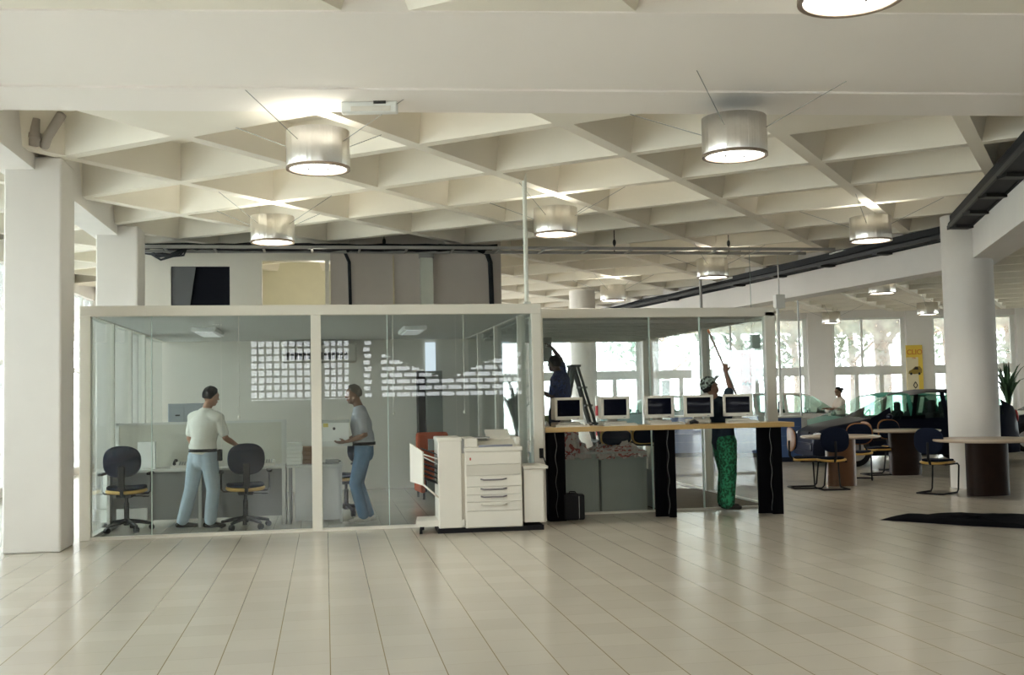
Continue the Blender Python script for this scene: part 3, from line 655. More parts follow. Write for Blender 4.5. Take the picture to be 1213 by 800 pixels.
# ------------------------------------------------------------------ furniture
def superell(a, b, e, n=28):
    return [(a * abs(math.cos(t)) ** (2 / e) * (1 if math.cos(t) > 0 else -1), b * abs(math.sin(t)) ** (2 / e) * (1 if math.sin(t) > 0 else -1)) for t in [2 * PI * k / n for k in range(n)]]
def cushion(poly, t, bend, M_, bev=.3):
    """padded slab from an outline; bend curves it about its vertical axis"""
    mb = MB(); n = len(poly); rings = []
    for s, z in ((1 - bev * .25, -t / 2), (1, -t / 4), (1, t / 4), (1 - bev * .25, t / 2), (.5, t * .56), (0.02, t * .6)):
        rings.append([(p[0] * s, p[1] * s, z + bend * ((p[0] * s) ** 2)) for p in poly])
    v = [p for r in rings for p in r]; f = [list(range(n))[::-1]]
    for i in range(len(rings) - 1):
        for k in range(n): f.append((i * n + k, i * n + (k + 1) % n, (i + 1) * n + (k + 1) % n, (i + 1) * n + k))
    f.append(list(range((len(rings) - 1) * n, len(rings) * n))); return mb.add(v, f, True, M_)
RX = Matrix.Rotation(PI / 2, 4, 'X')
def task_chair(label, loc, rz):      # sitter faces local +Y
    t = thing('task_chair', label, 'chair', loc, rz, 'wheeled task chairs in the office')
    m_ = MB()
    for k in range(5):
        a = 2 * PI * k / 5 + .3; d = V(math.cos(a), math.sin(a), 0); m_.tube([V(0, 0, .12), d * .15 + V(0, 0, .105), d * .29 + V(0, 0, .08)], [.030, .024, .018], 8)
    m_.lathe([(.035, .07), (.04, .10), (.035, .15)], 16); obj('base', m_, BLACKP, t)
    for k in range(5):
        a = 2 * PI * k / 5 + .3; d = V(math.cos(a), math.sin(a), 0) * .29; m_ = MB(); s = V(-math.sin(a), math.cos(a), 0)
        m_.cyl(d - s * .025 + V(0, 0, .033), d + s * .025 + V(0, 0, .033), .033, 14); m_.cyl(d + V(0, 0, .05), d + V(0, 0, .09), .012, 8); obj('caster', m_, BLACKP, t)
    m_ = MB(); m_.cyl((0, 0, .14), (0, 0, .34), .03); m_.cyl((0, 0, .3), (0, 0, .43), .02); m_.box((-.09, -.16, .41), (.09, .10, .45), bev=.01); obj('column', m_, BLACKP, t)
    m_ = MB(); m_.cyl((.05, 0, .42), (.24, -.02, .415), .006); m_.box((.19, -.03, .405), (.27, -.01, .42), bev=.005); obj('lever', m_, BLACKP, t)
    obj('seat_shell', cushion(superell(.235, .225, 3), .045, .25, Matrix.Translation((0, 0, .475))), YWOOD, t)
    obj('seat', cushion(superell(.225, .215, 3), .05, .25, Matrix.Translation((0, .01, .515))), NAVY, t)
    m_ = MB(); m_.tube([V(0, -.12, .43), V(0, -.25, .45), V(0, -.28, .55), V(0, -.27, .78)], .022, 10); m_.box((-.04, -.30, .5), (.04, -.265, .80), bev=.012); obj('back_bar', m_, BLACKP, t)
    obj('backrest', cushion(superell(.215, .185, 2.5), .06, .7, Matrix.Translation((0, -.235, .85)) @ RX @ Matrix.Rotation(PI, 4, 'Y')), NAVY, t)
    obj('back_shell', cushion(superell(.22, .19, 2.5), .02, .7, Matrix.Translation((0, -.27, .85)) @ RX @ Matrix.Rotation(PI, 4, 'Y')), NAVY, t)
    for s in (-1, 1):
        m_ = MB(); m_.tube([V(s * .10, 0, .45), V(s * .26, 0, .45), V(s * .285, 0, .48), V(s * .285, 0, .68)], .011, 8); ar = obj('armrest', m_, BLACKP, t)
        m_ = MB(); m_.box((s * .285 - .03, -.12, .675), (s * .285 + .03, .12, .71), bev=.014); obj('arm_pad', m_, BLACKP, ar)
    return t
pc1 = atD(150, 13.12); task_chair('wheeled navy task chair nearest the left end of the office', (pc1.x, pc1.y, 0), -.05)
pc2 = atD(291, 13.2); task_chair('wheeled navy task chair whose back the white shirted man holds', (pc2.x, pc2.y, 0), .12)
pc3 = atD(415, 14.4); task_chair('wheeled navy task chair half hidden behind the grey haired man', (pc3.x - .05, pc3.y + .1, 0), 2.2)

LAM = mat('grey_laminate', (.50, .50, .47), .5, noise=.03); LAM2 = mat('pale_laminate', (.66, .66, .62), .35, noise=.03); PART = mat('partition_fabric', (.60, .59, .51), .9, noise=.06, scale=40); MOD = mat('dark_grey_panel', (.30, .30, .29), .7, noise=.05)
# long workstation with partition behind
DY = 13.78; dx0 = xat(126, DY); dx1 = xat(336, DY)
t = thing('office_desk', 'long grey desk with a tall fabric partition at its back', 'desk', (dx0, DY, 0))
W_ = dx1 - dx0
m_ = MB(); m_.box((0, 0, .695), (W_, .55, .725), bev=.004); obj('worktop', m_, LAM2, t)
m_ = MB(); m_.box((.03, .12, .10), (W_ - .03, .15, .695)); obj('modesty_panel', m_, MOD, t)
for x in (0, W_ * .505, W_ - .03):
    m_ = MB(); m_.box((x, .02 if 0 < x < 2 else 0, 0), (x + .035, .55, .695)); obj('leg', m_, LAM2, t)
m_ = MB(); m_.box((.03, .56, .1), (W_ - .04, .60, 1.27)); pt = obj('partition', m_, PART, t)
m_ = MB(); m_.box((0, .55, 0), (.04, .61, 1.30)); m_.box((W_ - .04, .55, 0), (W_, .61, 1.30)); m_.box((0, .55, 1.265), (W_, .61, 1.295)); m_.box((W_ * .5, .548, .1), (W_ * .5 + .025, .61, 1.27)); obj('partition_frame', m_, LAM2, pt)
m_ = MB(); m_.box((W_ - .04, -.02, 0), (W_, .03, 1.30)); obj('end_panel', m_, LAM2, t)
# second desk at the post
d2x0 = xat(340, DY); d2x1 = xat(403, DY)
t = thing('office_desk', 'pale desk with a flat glossy front, beside the middle office post', 'desk', (d2x0, DY - .05, 0)); W2 = d2x1 - d2x0
m_ = MB(); m_.box((-.02, 0, .70), (W2 + .01, .6, .73), bev=.004); obj('worktop', m_, LAM2, t)
m_ = MB(); m_.box((.08, .02, .04), (W2 - .02, .05, .70)); obj('front_panel', m_, mat('glossy_panel', (.62, .62, .60), .22), t)
for x in (.0, W2 - .03): m_ = MB(); m_.box((x, .02, 0), (x + .03, .6, .70)); obj('side_panel', m_, MOD if x == 0 else LAM2, t)
def papers(name, lab, cat, px0, px1, z0, h, d, m, y=DY + .15):
    x0, x1 = xat(px0, y), xat(px1, y); mb = MB(); n = max(1, round(h / .05))
    for i in range(n): o_ = random.uniform(-.006, .006); mb.box((x0 + o_, y + o_, z0 + h * i / n), (x1 + o_, y + d, z0 + h * (i + 1) / n - .002), bev=.003)
    return tag(obj(name, mb, m), lab, cat)
PAP = mat('white_paper', (.86, .86, .82), .8)
papers('paper_stack', 'tall stack of white cartons on the pale desk', 'box', 338, 356, .73, .28, .22, PAP, DY + .1)
papers('box', 'brown cardboard box behind the middle office post', 'box', 357, 380, .73, .22, .25, mat('brown_cardboard', (.26, .15, .08), .8), DY + .2)
papers('tray', 'dark paper tray at the right end of the pale desk', 'tray', 384, 400, .73, .045, .2, GREYM, DY + .15)
y_ = DY + .3; x0 = xat(162, y_); x1 = xat(183, y_)
m_ = MB(); m_.box((x0, y_, .725), (x1, y_ + .06, 1.06), bev=.004); tag(obj('binder', m_, PAP), 'white binder standing against the partition behind the left chair', 'binder')
m_ = MB(); xx = xat(136, 13.75); m_.box((xx, 13.7, .44), (xx + .36, 13.76, .60), bev=.004); o = tag(obj('carton', m_, PAP), 'white box below the desk behind the left chair', 'box'); o.data.transform(Matrix.Translation((0, .1, -.34)))
def phone(lab, px, y, lift):
    x = xat(px, y); t = thing('desk_phone', lab, 'telephone', (x, y, .725), 0, 'phones on the office desk')
    m_ = MB(); m_.add([(-.10, 0, 0), (.10, 0, 0), (.10, .2, 0), (-.10, .2, 0), (-.10, 0, .025), (.10, 0, .025), (.10, .2, .07), (-.10, .2, .07)], [(0, 3, 2, 1), (4, 5, 6, 7), (0, 1, 5, 4), (1, 2, 6, 5), (2, 3, 7, 6), (3, 0, 4, 7)]); obj('base', m_, BEIGE, t)
    m_ = MB(); m_.tube([(-.06, .02, .05), (-.065, .05, .075), (-.065, .15, .095), (-.06, .19, .085)], [.022, .014, .014, .022], 8); obj('handset', m_, BEIGE2 if lift else DMETAL, t)
    m_ = MB()
    for i in range(3):
        for j in range(4): m_.box((-.01 + i * .03, .04 + j * .03, .035 + j * .008), (.01 + i * .03, .06 + j * .03, .048 + j * .008))
    obj('keypad', m_, GREYM, t)
phone('dark phone on the desk between the left chair and the man', 211, DY + .2, False); phone('pale phone on the desk right of the held chair', 314, DY + .2, True)
# grey cabinet behind the partition, air conditioner, ceiling lights
x0, x1 = xat(198, 15.2), xat(238, 15.2)
t = thing('metal_cabinet', 'low blue-grey metal cabinet behind the desk partition', 'cabinet', (x0, 15.2, 0))
m_ = MB(); m_.box((0, 0, 0), (x1 - x0, .45, 1.53), bev=.006); obj('body', m_, mat('blue_grey_metal', (.33, .36, .38), .5), t)
for q in (0, 1):
    m_ = MB(); m_.box((.01 + q * (x1 - x0) / 2, -.012, .1), ((q + 1) * (x1 - x0) / 2 - .01, 0, 1.5), bev=.003); d_ = obj('door', m_, mat('blue_grey_metal', (.33, .36, .38), .5), t)
    m_ = MB(); m_.box((.1 + q * .25, -.03, 1.36), (.16 + q * .25, -.012, 1.38)); obj('handle', m_, DMETAL, d_)
x0, x1 = xat(334, 18.3), xat(422, 18.3)
t = thing('air_conditioner', 'white wall air conditioner with dark vents high in the office', 'air conditioner', (x0, 18.3, 2.17))
m_ = MB(); m_.box((0, 0, 0), (x1 - x0, .3, .32), bev=.03); obj('body', m_, BEIGE2, t)
m_ = MB(); m_.box((.06, -.012, .05), (x1 - x0 - .15, .0, .17)); obj('vent', m_, DMETAL, t)
m_ = MB()
for i in range(16): xx = .06 + (x1 - x0 - .21) * i / 15; m_.box((xx - .006, -.02, .05), (xx + .006, -.01, .17))
obj('louvre', m_, BEIGE, t)
for i, (x, y) in enumerate(((xat(246, 15.6), 15.6), (xat(488, 15.6), 15.6))):
    t = thing('ceiling_light', 'flat white ceiling light of the office, %s' % ('above the blue-grey cabinet', 'over the copier side', 'nearest the glass')[i], 'ceiling light', (x, y, 2.5))
    m_ = MB(); m_.box((-.16, -.6, 0), (.16, .6, .058), bev=.01); obj('housing', m_, mat('white_enamel', (.85, .86, .84), .4), t)
    m_ = MB(); m_.box((-.12, -.56, -.012), (.12, .56, .0), bev=.004); obj('diffuser', m_, mat('office_light_diffuser', (.95, .98, 1), .5, emit=.1), t)
l = bpy.data.lights.new('office_fill_light', 'AREA'); l.shape = 'RECTANGLE'; l.size = 3.6; l.size_y = 3.2; l.energy = 6; l.color = (.95, 1, 1)  # wide fill light added under the office ceiling to brighten the room
lo = bpy.data.objects.new('office_fill_light', l); COL.objects.link(lo); lo.location = (0, 15.6, 2.47)
# tall grey cabinet + orange chair seen through the office
x0, x1 = xat(495, 17.6), xat(523, 17.6)
t = thing('tall_cabinet', 'tall dark grey cabinet standing against the office back wall', 'cabinet', (x0, 17.6, 0))
m_ = MB(); m_.box((.12, 0, 0), (x1 - x0, .5, 1.98), bev=.006); obj('body', m_, mat('grey_green_metal', (.20, .22, .20), .5), t)
m_ = MB(); m_.box((0, .1, 0), (.12, .5, 1.98)); obj('side', m_, mat('near_black', (.02, .02, .022), .5), t)
m_ = MB(); m_.box((.14, -.012, .1), (x1 - x0 - .02, 0, 1.94), bev=.003); obj('door', m_, mat('grey_green_metal', (.20, .22, .20), .5), t)
x0 = xat(504, 18.5); x1 = xat(513, 18.5)
mb = MB(); mb.box((x0, BY - .03, 1.95), (x1 + .04, BY - .01, 2.5)); struct('window_21', mb, mat('bright_slot', (.75, .85, .95), .5, emit=.5))  # glowing panel on the wall stands in for daylight through the slot
x0, x1 = xat(497, 16.4), xat(524, 16.4)
t = thing('orange_armchair', 'orange armchair behind the copier, inside the office', 'chair', (x0, 16.4, 0), .1)
ORG = mat('orange_fabric', (.42, .07, .02), .8, noise=.1)
m_ = MB(); m_.box((0, .35, .35), (.5, .5, 1.0), bev=.04); obj('backrest', m_, ORG, t)
m_ = MB(); m_.box((0, -.1, .30), (.5, .45, .45), bev=.04); obj('seat', m_, ORG, t)
for x in (-.04, .46): m_ = MB(); m_.box((x, -.1, .1), (x + .08, .45, .62), bev=.03); obj('armrest', m_, ORG, t)
for x in (.02, .46):
    for y in (-.05, .42): m_ = MB(); m_.cyl((x, y, 0), (x, y, .32), .018); obj('leg', m_, DMETAL, t)
m_ = MB(); m_.box((.17, .32, .72), (.3, .352, .90)); obj('patch', m_, GREYM, t)
# potted plants
LEAF = mat('palm_leaf', (.04, .10, .035), .6, noise=.3, scale=10)
def plant(lab, p, h, n, spread):
    t = thing('potted_palm', lab, 'plant', p)
    m_ = MB(); m_.lathe([(.13, 0), (.19, .38), (.20, .40), (.17, .40), (.16, .36)], 20); obj('pot', m_, mat('pot_clay', (.30, .24, .08), .7), t)
    m_ = MB(); m_.lathe([(.001, .355), (.165, .36)], 16, caps=False); m_.cyl((0, 0, .3), (0, 0, h * .55), .03); obj('stem', m_, mat('palm_stem', (.16, .12, .06), .8), t)
    m_ = MB()
    for k in range(n):
        a = 2 * PI * k / n * 2.4; e = random.uniform(.4, 1.0); L = spread * random.uniform(.8, 1.15); d = V(math.cos(a), math.sin(a), 0); s = V(-d.y, d.x, 0)
        base = V(0, 0, h * random.uniform(.38, .58)); pts = [base + d * L * u * .95 * e + V(0, 0, h * .45 * (u * 1.25 - u * u * .75 * e)) for u in (0, .25, .5, .75, 1)]
        w_ = (.012, .035, .04, .03, .003)
        v = []
        for q, pp in enumerate(pts): v += [pp - s * w_[q], pp + s * w_[q] , pp + V(0, 0, .006)]
        f = []
        for q in range(4):
            b = q * 3; f += [(b, b + 3, b + 5, b + 2), (b + 2, b + 5, b + 4, b + 1), (b, b + 1, b + 4, b + 3)]
        m_.add(v, f, True)
    obj('foliage', m_, LEAF, t); return t
plant('leafy potted palm seen through the office side glass', atD(613, 19.9), 2.0, 26, .45)
plant('potted palm at the right edge beyond the round column', atD(1197, 27), 2.35, 30, .6)

# ------------------------------------------------------------------ copier
pcp = at(493, 634); pcp.y -= .0
t = thing('copier', 'large beige photocopier with sorter tower and side cabinet in front of the office glass', 'photocopier', (pcp.x, pcp.y + .0, 0), -.03)
m_ = MB(); m_.prism([(0, .02), (.55, 0), (.55, .55), (.04, .5)], .085, .15); obj('platform', m_, BEIGE, t)
m_ = MB()
for x, y in ((.06, .08), (.1, .42)): m_.cyl((x - .015, y, .03), (x + .015, y, .03), .03); m_.cyl((x, y, .04), (x, y, .09), .012)
objs('caster', m_, BLACKP, t)
m_ = MB(); m_.box((.25, .03, .0), (1.47, .58, .055)); obj('plinth', m_, BLACKP, t)
m_ = MB(); m_.box((.26, 0, .06), (.53, .6, 1.06), bev=.012); m_.box((.25, -.005, 1.04), (.535, .6, 1.085), bev=.012); fin = obj('sorter_tower', m_, BEIGE, t)
m_ = MB(); m_.box((.53, .03, .06), (.565, .58, .90)); obj('gap_panel', m_, BEIGE2, t)
m_ = MB(); m_.box((.53, .03, .90), (.565, .5, 1.06)); obj('gap_panel', m_, GREYM, t)
m_ = MB(); m_.box((.565, .012, .05), (1.225, .62, .935), bev=.008); obj('body', m_, BEIGE, t)
m_ = MB(); m_.box((.56, -.005, .915), (1.235, .62, .965), bev=.01); obj('lid_rim', m_, BEIGE, t)
m_ = MB(); m_.box((.565, .02, .965), (.72, .6, 1.07), bev=.015); m_.box((.72, .28, .96), (1.20, .6, 1.04), bev=.01); m_.box((1.16, .1, .96), (1.225, .6, 1.07), bev=.015); obj('top_cover', m_, BEIGE, t)
m_ = MB(); m_.add([(.72, .03, .965), (1.16, .03, .965), (1.16, .28, .965), (.72, .28, .965), (.72, .03, .985), (1.16, .03, .985), (1.16, .28, 1.04), (.72, .28, 1.04)], [(0, 3, 2, 1), (4, 5, 6, 7), (0, 1, 5, 4), (1, 2, 6, 5), (2, 3, 7, 6), (3, 0, 4, 7)]); cp = obj('control_panel', m_, BEIGE2, t)
m_ = MB(); m_.box((.73, .022, .966), (1.12, .032, .99)); obj('display_strip', m_, mat('blue_grey_strip', (.22, .23, .28), .4), cp)
m_ = MB(); m_.add([(.86, .3, 1.04), (1.14, .3, 1.04), (1.14, .56, 1.13), (.86, .56, 1.13), (.86, .3, 1.055), (1.14, .3, 1.055), (1.14, .56, 1.15), (.86, .56, 1.15)], [(0, 3, 2, 1), (4, 5, 6, 7), (0, 1, 5, 4), (1, 2, 6, 5), (2, 3, 7, 6), (3, 0, 4, 7)]); obj('document_feeder', m_, BEIGE, t)
m_ = MB(); m_.box((.70, .2, 1.06), (.88, .4, 1.075)); obj('control_lid', m_, GREYM, t)
m_ = MB(); m_.box((.578, -.002, .77), (1.212, .014, .905), bev=.004); fp = obj('front_panel', m_, BEIGE, t)
m_ = MB(); m_.box((.62, -.006, .82), (.636, -.001, .85)); obj('badge', m_, mat('red_badge', (.5, .06, .05), .5), fp)
m_ = MB(); m_.box((.578, 0, .645), (1.212, .014, .765), bev=.004); obj('front_panel', m_, BEIGE2, t)
for z0, z1, dark in ((.52, .64, 1), (.43, .514, 1), (.345, .424, 1), (.245, .339, 0)):
    m_ = MB(); m_.box((.575, -.004, z0), (1.215, .014, z1), bev=.004); d_ = obj('drawer', m_, BEIGE, t)
    m_ = MB(); zc = (z0 + z1) / 2 + .02; m_.tube([(.74, -.012, zc + .004), (.78, -.016, zc - .006), (.99, -.016, zc - .006), (1.04, -.012, zc + .004)], .009, 6); obj('handle', m_, mat('dark_handle', (.18, .16, .17), .5) if dark else BEIGE2, d_)
m_ = MB(); m_.box((.575, -.002, .06), (1.215, .014, .238), bev=.004); obj('lower_door', m_, BEIGE, t)
m_ = MB(); m_.box((1.245, .03, .09), (1.475, .55, .70), bev=.006); sc_ = obj('side_cabinet', m_, BEIGE, t)
m_ = MB(); m_.box((1.235, .0, .70), (1.53, .58, .735), bev=.008); obj('cabinet_top', m_, BEIGE2, sc_)
m_ = MB(); m_.box((1.475, .06, .08), (1.50, .54, .66), bev=.004); obj('cabinet_side', m_, BEIGE2, sc_)
# output trays left of the sorter
m_ = MB()
for q in range(7):
    z = .60 + q * .055; m_.add([(.09, .1, z + .02), (.27, .1, z - .05), (.27, .5, z - .05), (.09, .5, z + .02), (.09, .1, z + .028), (.27, .1, z - .042), (.27, .5, z - .042), (.09, .5, z + .028)], [(0, 3, 2, 1), (4, 5, 6, 7), (0, 1, 5, 4), (1, 2, 6, 5), (2, 3, 7, 6), (3, 0, 4, 7)])
obj('sorter_tray', m_, DMETAL, t)
m_ = MB(); m_.add([(-.03, .3, .58), (.10, .02, .55), (.10, .02, .93), (-.03, .3, 1.02), (-.045, .29, .58), (.085, .01, .55), (.085, .01, .93), (-.045, .29, 1.02)], [(0, 1, 2, 3), (7, 6, 5, 4), (0, 4, 5, 1), (1, 5, 6, 2), (2, 6, 7, 3), (3, 7, 4, 0)]); obj('tray_flap', m_, BEIGE, t)
m_ = MB(); m_.tube([(.09, .02, .56), (.27, .02, .40)], .012, 6); m_.tube([(.10, .03, .87), (.27, .03, .78)], .008, 6); m_.tube([(.10, .03, .90), (.27, .03, .84)], .008, 6); objs('tray_rail', m_, BEIGE, t)
# socket and plug on the office post above the cabinet
m_ = MB(); m_.box((2.56, Y1 - .03, .78), (2.61, Y1, .90), bev=.006); s_ = tag(obj('wall_socket', m_, BLACKP), 'black socket on the office corner post above the side cabinet', 'socket')
m_ = MB(); m_.tube([(2.59, Y1 - .035, .82), (2.60, Y1 - .07, .79), (2.63, Y1 - .08, .70), (2.64, Y1 - .06, .55), (2.645, Y1 - .05, .1)], .008, 6); obj('cable', m_, CABLE, s_)

# ------------------------------------------------------------------ computer counter
ca = atD(646, 13.2, 1.15); cb = atD(941, 13.55, 1.15); dcc = (cb - ca); CL = dcc.length; crz = math.atan2(dcc.y, dcc.x)
t = thing('computer_counter', 'long high counter with a yellow-brown top on black panel legs', 'counter', (ca.x, ca.y, 0), crz)
CTOP = mat('yellow_brown_wood', (.52, .34, .13), .35, noise=.15, scale=5)
m_ = MB(); m_.box((0, 0, 1.085), (CL, .55, 1.145), bev=.008); obj('top', m_, CTOP, t)
legx = [(664, 640), (0, 0)]
def cx(px): # local x on counter of picture column px at the counter front
    p = atD(px, (ca.dot(FH) + cb.dot(FH)) / 2); return (V(p.x, p.y, 0) - V(ca.x, ca.y, 0)).dot(V(dcc.x, dcc.y, 0).normalized())
BLK = mat('black_laminate', (.003, .003, .004), .8, noise=.2, spec=.05)
for a, b, e in ((649, 669, 0), (780, 797, 1), (908, 934, 2)):
    m_ = MB(); x0, x1 = cx(a), cx(b)
    if e == 1:
        m_.box((x0, .12, 0), (x1, .17, 1.085)); m_.box((x1 - .03, .0, 0), (x1 + .055, .06, 1.085), bev=.003); m_.box((x1 - .03, .05, 0), (x1 + .0, .5, 1.085), bev=.003)
    elif e == 2:
        m_.box((x0, .12, 0), (x1 - .08, .17, 1.085)); m_.box((x1 - .13, 0, 0), (x1, .06, 1.085)); m_.box((x1 - .03, .06, 0), (x1, .5, 1.085))
    else:
        m_.box((x0, 0, 0), (x1, .05, 1.085), bev=.003); m_.box((x0, .05, 0), (x0 + .03, .5, 1.085))
    obj('leg', m_, BLK, t)
for a in (658, 793, 920):
    m_ = MB(); x = cx(a); m_.tube([(x + .011 * math.sin(k * .9 + a), -.006, 1.08 - k * .043) for k in range(25)], .0024, 5); obj('cable', m_, mat('grey_cable', (.22, .22, .21), .6), t)
def monitor(lab, px, rz, z=1.145):
    x = cx(px); P = V(ca.x, ca.y, 0) + V(dcc.x, dcc.y, 0).normalized() * x + V(-dcc.y, dcc.x, 0).normalized() * .20
    t = thing('crt_monitor', lab, 'monitor', (P.x, P.y, z), rz, 'beige tube monitors on the counter')
    m_ = MB(); m_.box((-.15, -.02, 0), (.15, .26, .055), bev=.012); obj('base', m_, BEIGE2, t)
    m_ = MB(); m_.lathe([(.07, .05), (.055, .085)], 16, Matrix.Translation((0, .13, 0))); obj('swivel', m_, BEIGE2, t)
    b = MB(); x1, y0 = .185, -.03; z0, z1 = .085, .365
    b.box((-x1, y0 - 0, z0), (-x1 + .035, y0 + .05, z1), bev=.006); b.box((x1 - .035, y0, z0), (x1, y0 + .05, z1), bev=.006); b.box((-x1, y0, z1 - .032), (x1, y0 + .05, z1), bev=.006); b.box((-x1, y0, z0), (x1, y0 + .05, z0 + .045), bev=.006)
    v = []
    for (w_, za, zb, y) in ((x1 - .004, z0 + .004, z1 - .004, y0 + .045), (x1 - .01, z0 + .006, z1 - .01, y0 + .18), (.12, z0 + .03, z1 - .06, y0 + .36), (.10, z0 + .05, z1 - .08, y0 + .38)):
        v += [(-w_, y, za), (w_, y, za), (w_, y, zb), (-w_, y, zb)]
    f = [(12, 13, 14, 15)]
    for q in range(3):
        for k in range(4): f.append((q * 4 + k, q * 4 + (k + 1) % 4, q * 4 + 4 + (k + 1) % 4, q * 4 + 4 + k))
    b.add(v, f); obj('housing', b, BEIGE, t)
    s = MB(); n = 8; v = []
    for i in range(n + 1):
        for j in range(n + 1):
            u, w_ = i / n * 2 - 1, j / n * 2 - 1; v.append((u * .152, y0 + .012 + .014 * (u * u + w_ * w_) / 2, (z0 + z1) / 2 + .006 + w_ * .106))
    s.add(v, [(i * (n + 1) + j, (i + 1) * (n + 1) + j, (i + 1) * (n + 1) + j + 1, i * (n + 1) + j + 1) for i in range(n) for j in range(n)], True); s.box((-.152, y0 + .03, z0 + .05), (.152, y0 + .04, z1 - .03)); obj('screen', s, SCREEN, t)
    m_ = MB(); m_.box((.10, y0 - .004, z0 + .012), (.13, y0, z0 + .022)); obj('button', m_, GREYM, t)
    return t
mons = [(677, .10, 'leftmost, in front of the man in dark blue'), (734, .02, 'second from the left'), (789, -.12, 'above the middle counter leg'), (838, -.22, 'monitor in front of the man in green trousers'), (887, -.30, 'rightmost monitor, turned most to one side')]
for px, rz, lab in mons: monitor('beige tube monitor with dark screen, ' + lab, px, rz)
def keyboard(lab, px, rz, w_=.42):
    x = cx(px); n_ = V(-dcc.y, dcc.x, 0).normalized(); P = V(ca.x, ca.y, 0) + V(dcc.x, dcc.y, 0).normalized() * x + n_ * .035
    t = thing('keyboard', lab, 'keyboard', (P.x, P.y, 1.145), rz + crz, 'beige keyboards on the counter')
    m_ = MB(); m_.add([(-w_ / 2, 0, 0), (w_ / 2, 0, 0), (w_ / 2, .09, 0), (-w_ / 2, .09, 0), (-w_ / 2, 0, .014), (w_ / 2, 0, .014), (w_ / 2, .09, .028), (-w_ / 2, .09, .028)], [(0, 3, 2, 1), (4, 5, 6, 7), (0, 1, 5, 4), (1, 2, 6, 5), (2, 3, 7, 6), (3, 0, 4, 7)]); obj('case', m_, BEIGE, t)
    m_ = MB()
    for r in range(4):
        for c in range(14): xx = -w_ / 2 + .015 + c * (w_ - .03) / 14; m_.box((xx, .012 + r * .019, .014 + r * .0035), (xx + .022, .028 + r * .019, .024 + r * .0035))
    obj('keys', m_, BEIGE2, t)
for px, lab in ((680, 'keyboard lying before the leftmost monitor'), (738, 'keyboard lying before the second monitor from the left'), (796, 'keyboard before the middle monitor'), (889, 'keyboard before the rightmost monitor')): keyboard('flat beige ' + lab, px, 0)
m_ = MB(); x = cx(828); P = V(ca.x, ca.y, 0) + V(dcc.x, dcc.y, 0).normalized() * x + V(-dcc.y, dcc.x, 0).normalized() * .05; m_.tube([(P.x - .06, P.y, 1.165), (P.x, P.y - .01, 1.18), (P.x + .05, P.y, 1.165)], [.02, .026, .016], 10)
tag(obj('computer_mouse', m_, BLACKP), 'black mouse at the foot of the monitor before the green trousered man', 'mouse')
# suitcase
p = at(682, 618); t = thing('black_suitcase', 'small black upright case standing by the left counter leg', 'suitcase', (p.x, p.y + .05, 0), -.12)
m_ = MB(); m_.box((-.13, 0, .01), (.06, .2, .33), bev=.02); m_.box((.05, .01, .01), (.13, .2, .32), bev=.02); obj('shell', m_, BLACKP, t)
m_ = MB(); m_.tube([(-.05, .1, .33), (-.045, .1, .35), (.02, .1, .35), (.03, .1, .33)], .008, 6); obj('handle', m_, BLACKP, t)
m_ = MB(); m_.box((.055, -.003, .03), (.062, .0, .30)); obj('zip', m_, GREYM, t)

# ------------------------------------------------------------------ inside the right room
GG = mat('grey_green_panel', (.40, .43, .39), .5, noise=.04)
cxs = [(2.72, 3.36), (3.38, 3.54), (3.56, 4.14)]
for i, (x0, x1) in enumerate(((2.70, 3.52), (3.55, 4.17))):
    t = thing('low_cabinet', ('grey-green low cabinet behind the glass, left of the panel joint', 'grey-green low cabinet behind the glass, next to the middle counter leg')[i], 'cabinet', (x0, 13.72, 0))
    m_ = MB(); m_.box((0, 0, 0), (x1 - x0, .6, .76), bev=.004); obj('body', m_, GG, t)
    m_ = MB(); m_.box((.01, -.012, .04), ((x1 - x0) * .95, 0, .70), bev=.003); obj('back_panel', m_, GG, t)
    m_ = MB(); m_.box((-.01, -.02, .76), (x1 - x0 + .01, .62, .785), bev=.004); obj('worktop', m_, LAM, t)
def plastic(lab, x0, x1, y0, y1, z0, h, seed):
    rnd = random.Random(seed); mb = MB(); nx, ny = 22, 12; v = []
    for i in range(nx + 1):
        for j in range(ny + 1):
            u, w_ = i / nx, j / ny; e = min(u, 1 - u, w_, 1 - w_) * 5; e = min(1, e)
            z = z0 + e * h * (.45 + .35 * math.sin(u * 9 + seed) * math.sin(w_ * 6 + seed * 2) + rnd.uniform(-.18, .3)) + .004
            if w_ < .02: z = z0 - .06 - rnd.uniform(0, .05)
            v.append((x0 + (x1 - x0) * u + rnd.uniform(-.012, .012), y0 + (y1 - y0) * w_ + rnd.uniform(-.01, .01) - (.03 if w_ < .02 else 0), z))
    mb.add(v, [(i * (ny + 1) + j, (i + 1) * (ny + 1) + j, (i + 1) * (ny + 1) + j + 1, i * (ny + 1) + j + 1) for i in range(nx) for j in range(ny)])
    o = obj('plastic_wrapping', mb, None); s = o.modifiers.new('t', 'SOLIDIFY'); s.thickness = .004; return o
pm = bpy.data.materials.new('printed_plastic'); pm.use_nodes = True; n = pm.node_tree.nodes; l = pm.node_tree.links; b = n['Principled BSDF']; b.inputs['Roughness'].default_value = .25
vo = n.new('ShaderNodeTexNoise'); vo.inputs['Scale'].default_value = 7; vo.inputs['Detail'].default_value = 2; cr = n.new('ShaderNodeValToRGB'); cr.color_ramp.interpolation = 'CONSTANT'
cr.color_ramp.elements[0].color = (.58, .50, .46, 1); cr.color_ramp.elements[1].position = .56; cr.color_ramp.elements[1].color = (.38, .10, .09, 1)
e_ = cr.color_ramp.elements.new(.66); e_.color = (.62, .58, .55, 1)
l.new(vo.outputs[0], cr.inputs[0]); l.new(cr.outputs[0], b.inputs['Base Color'])
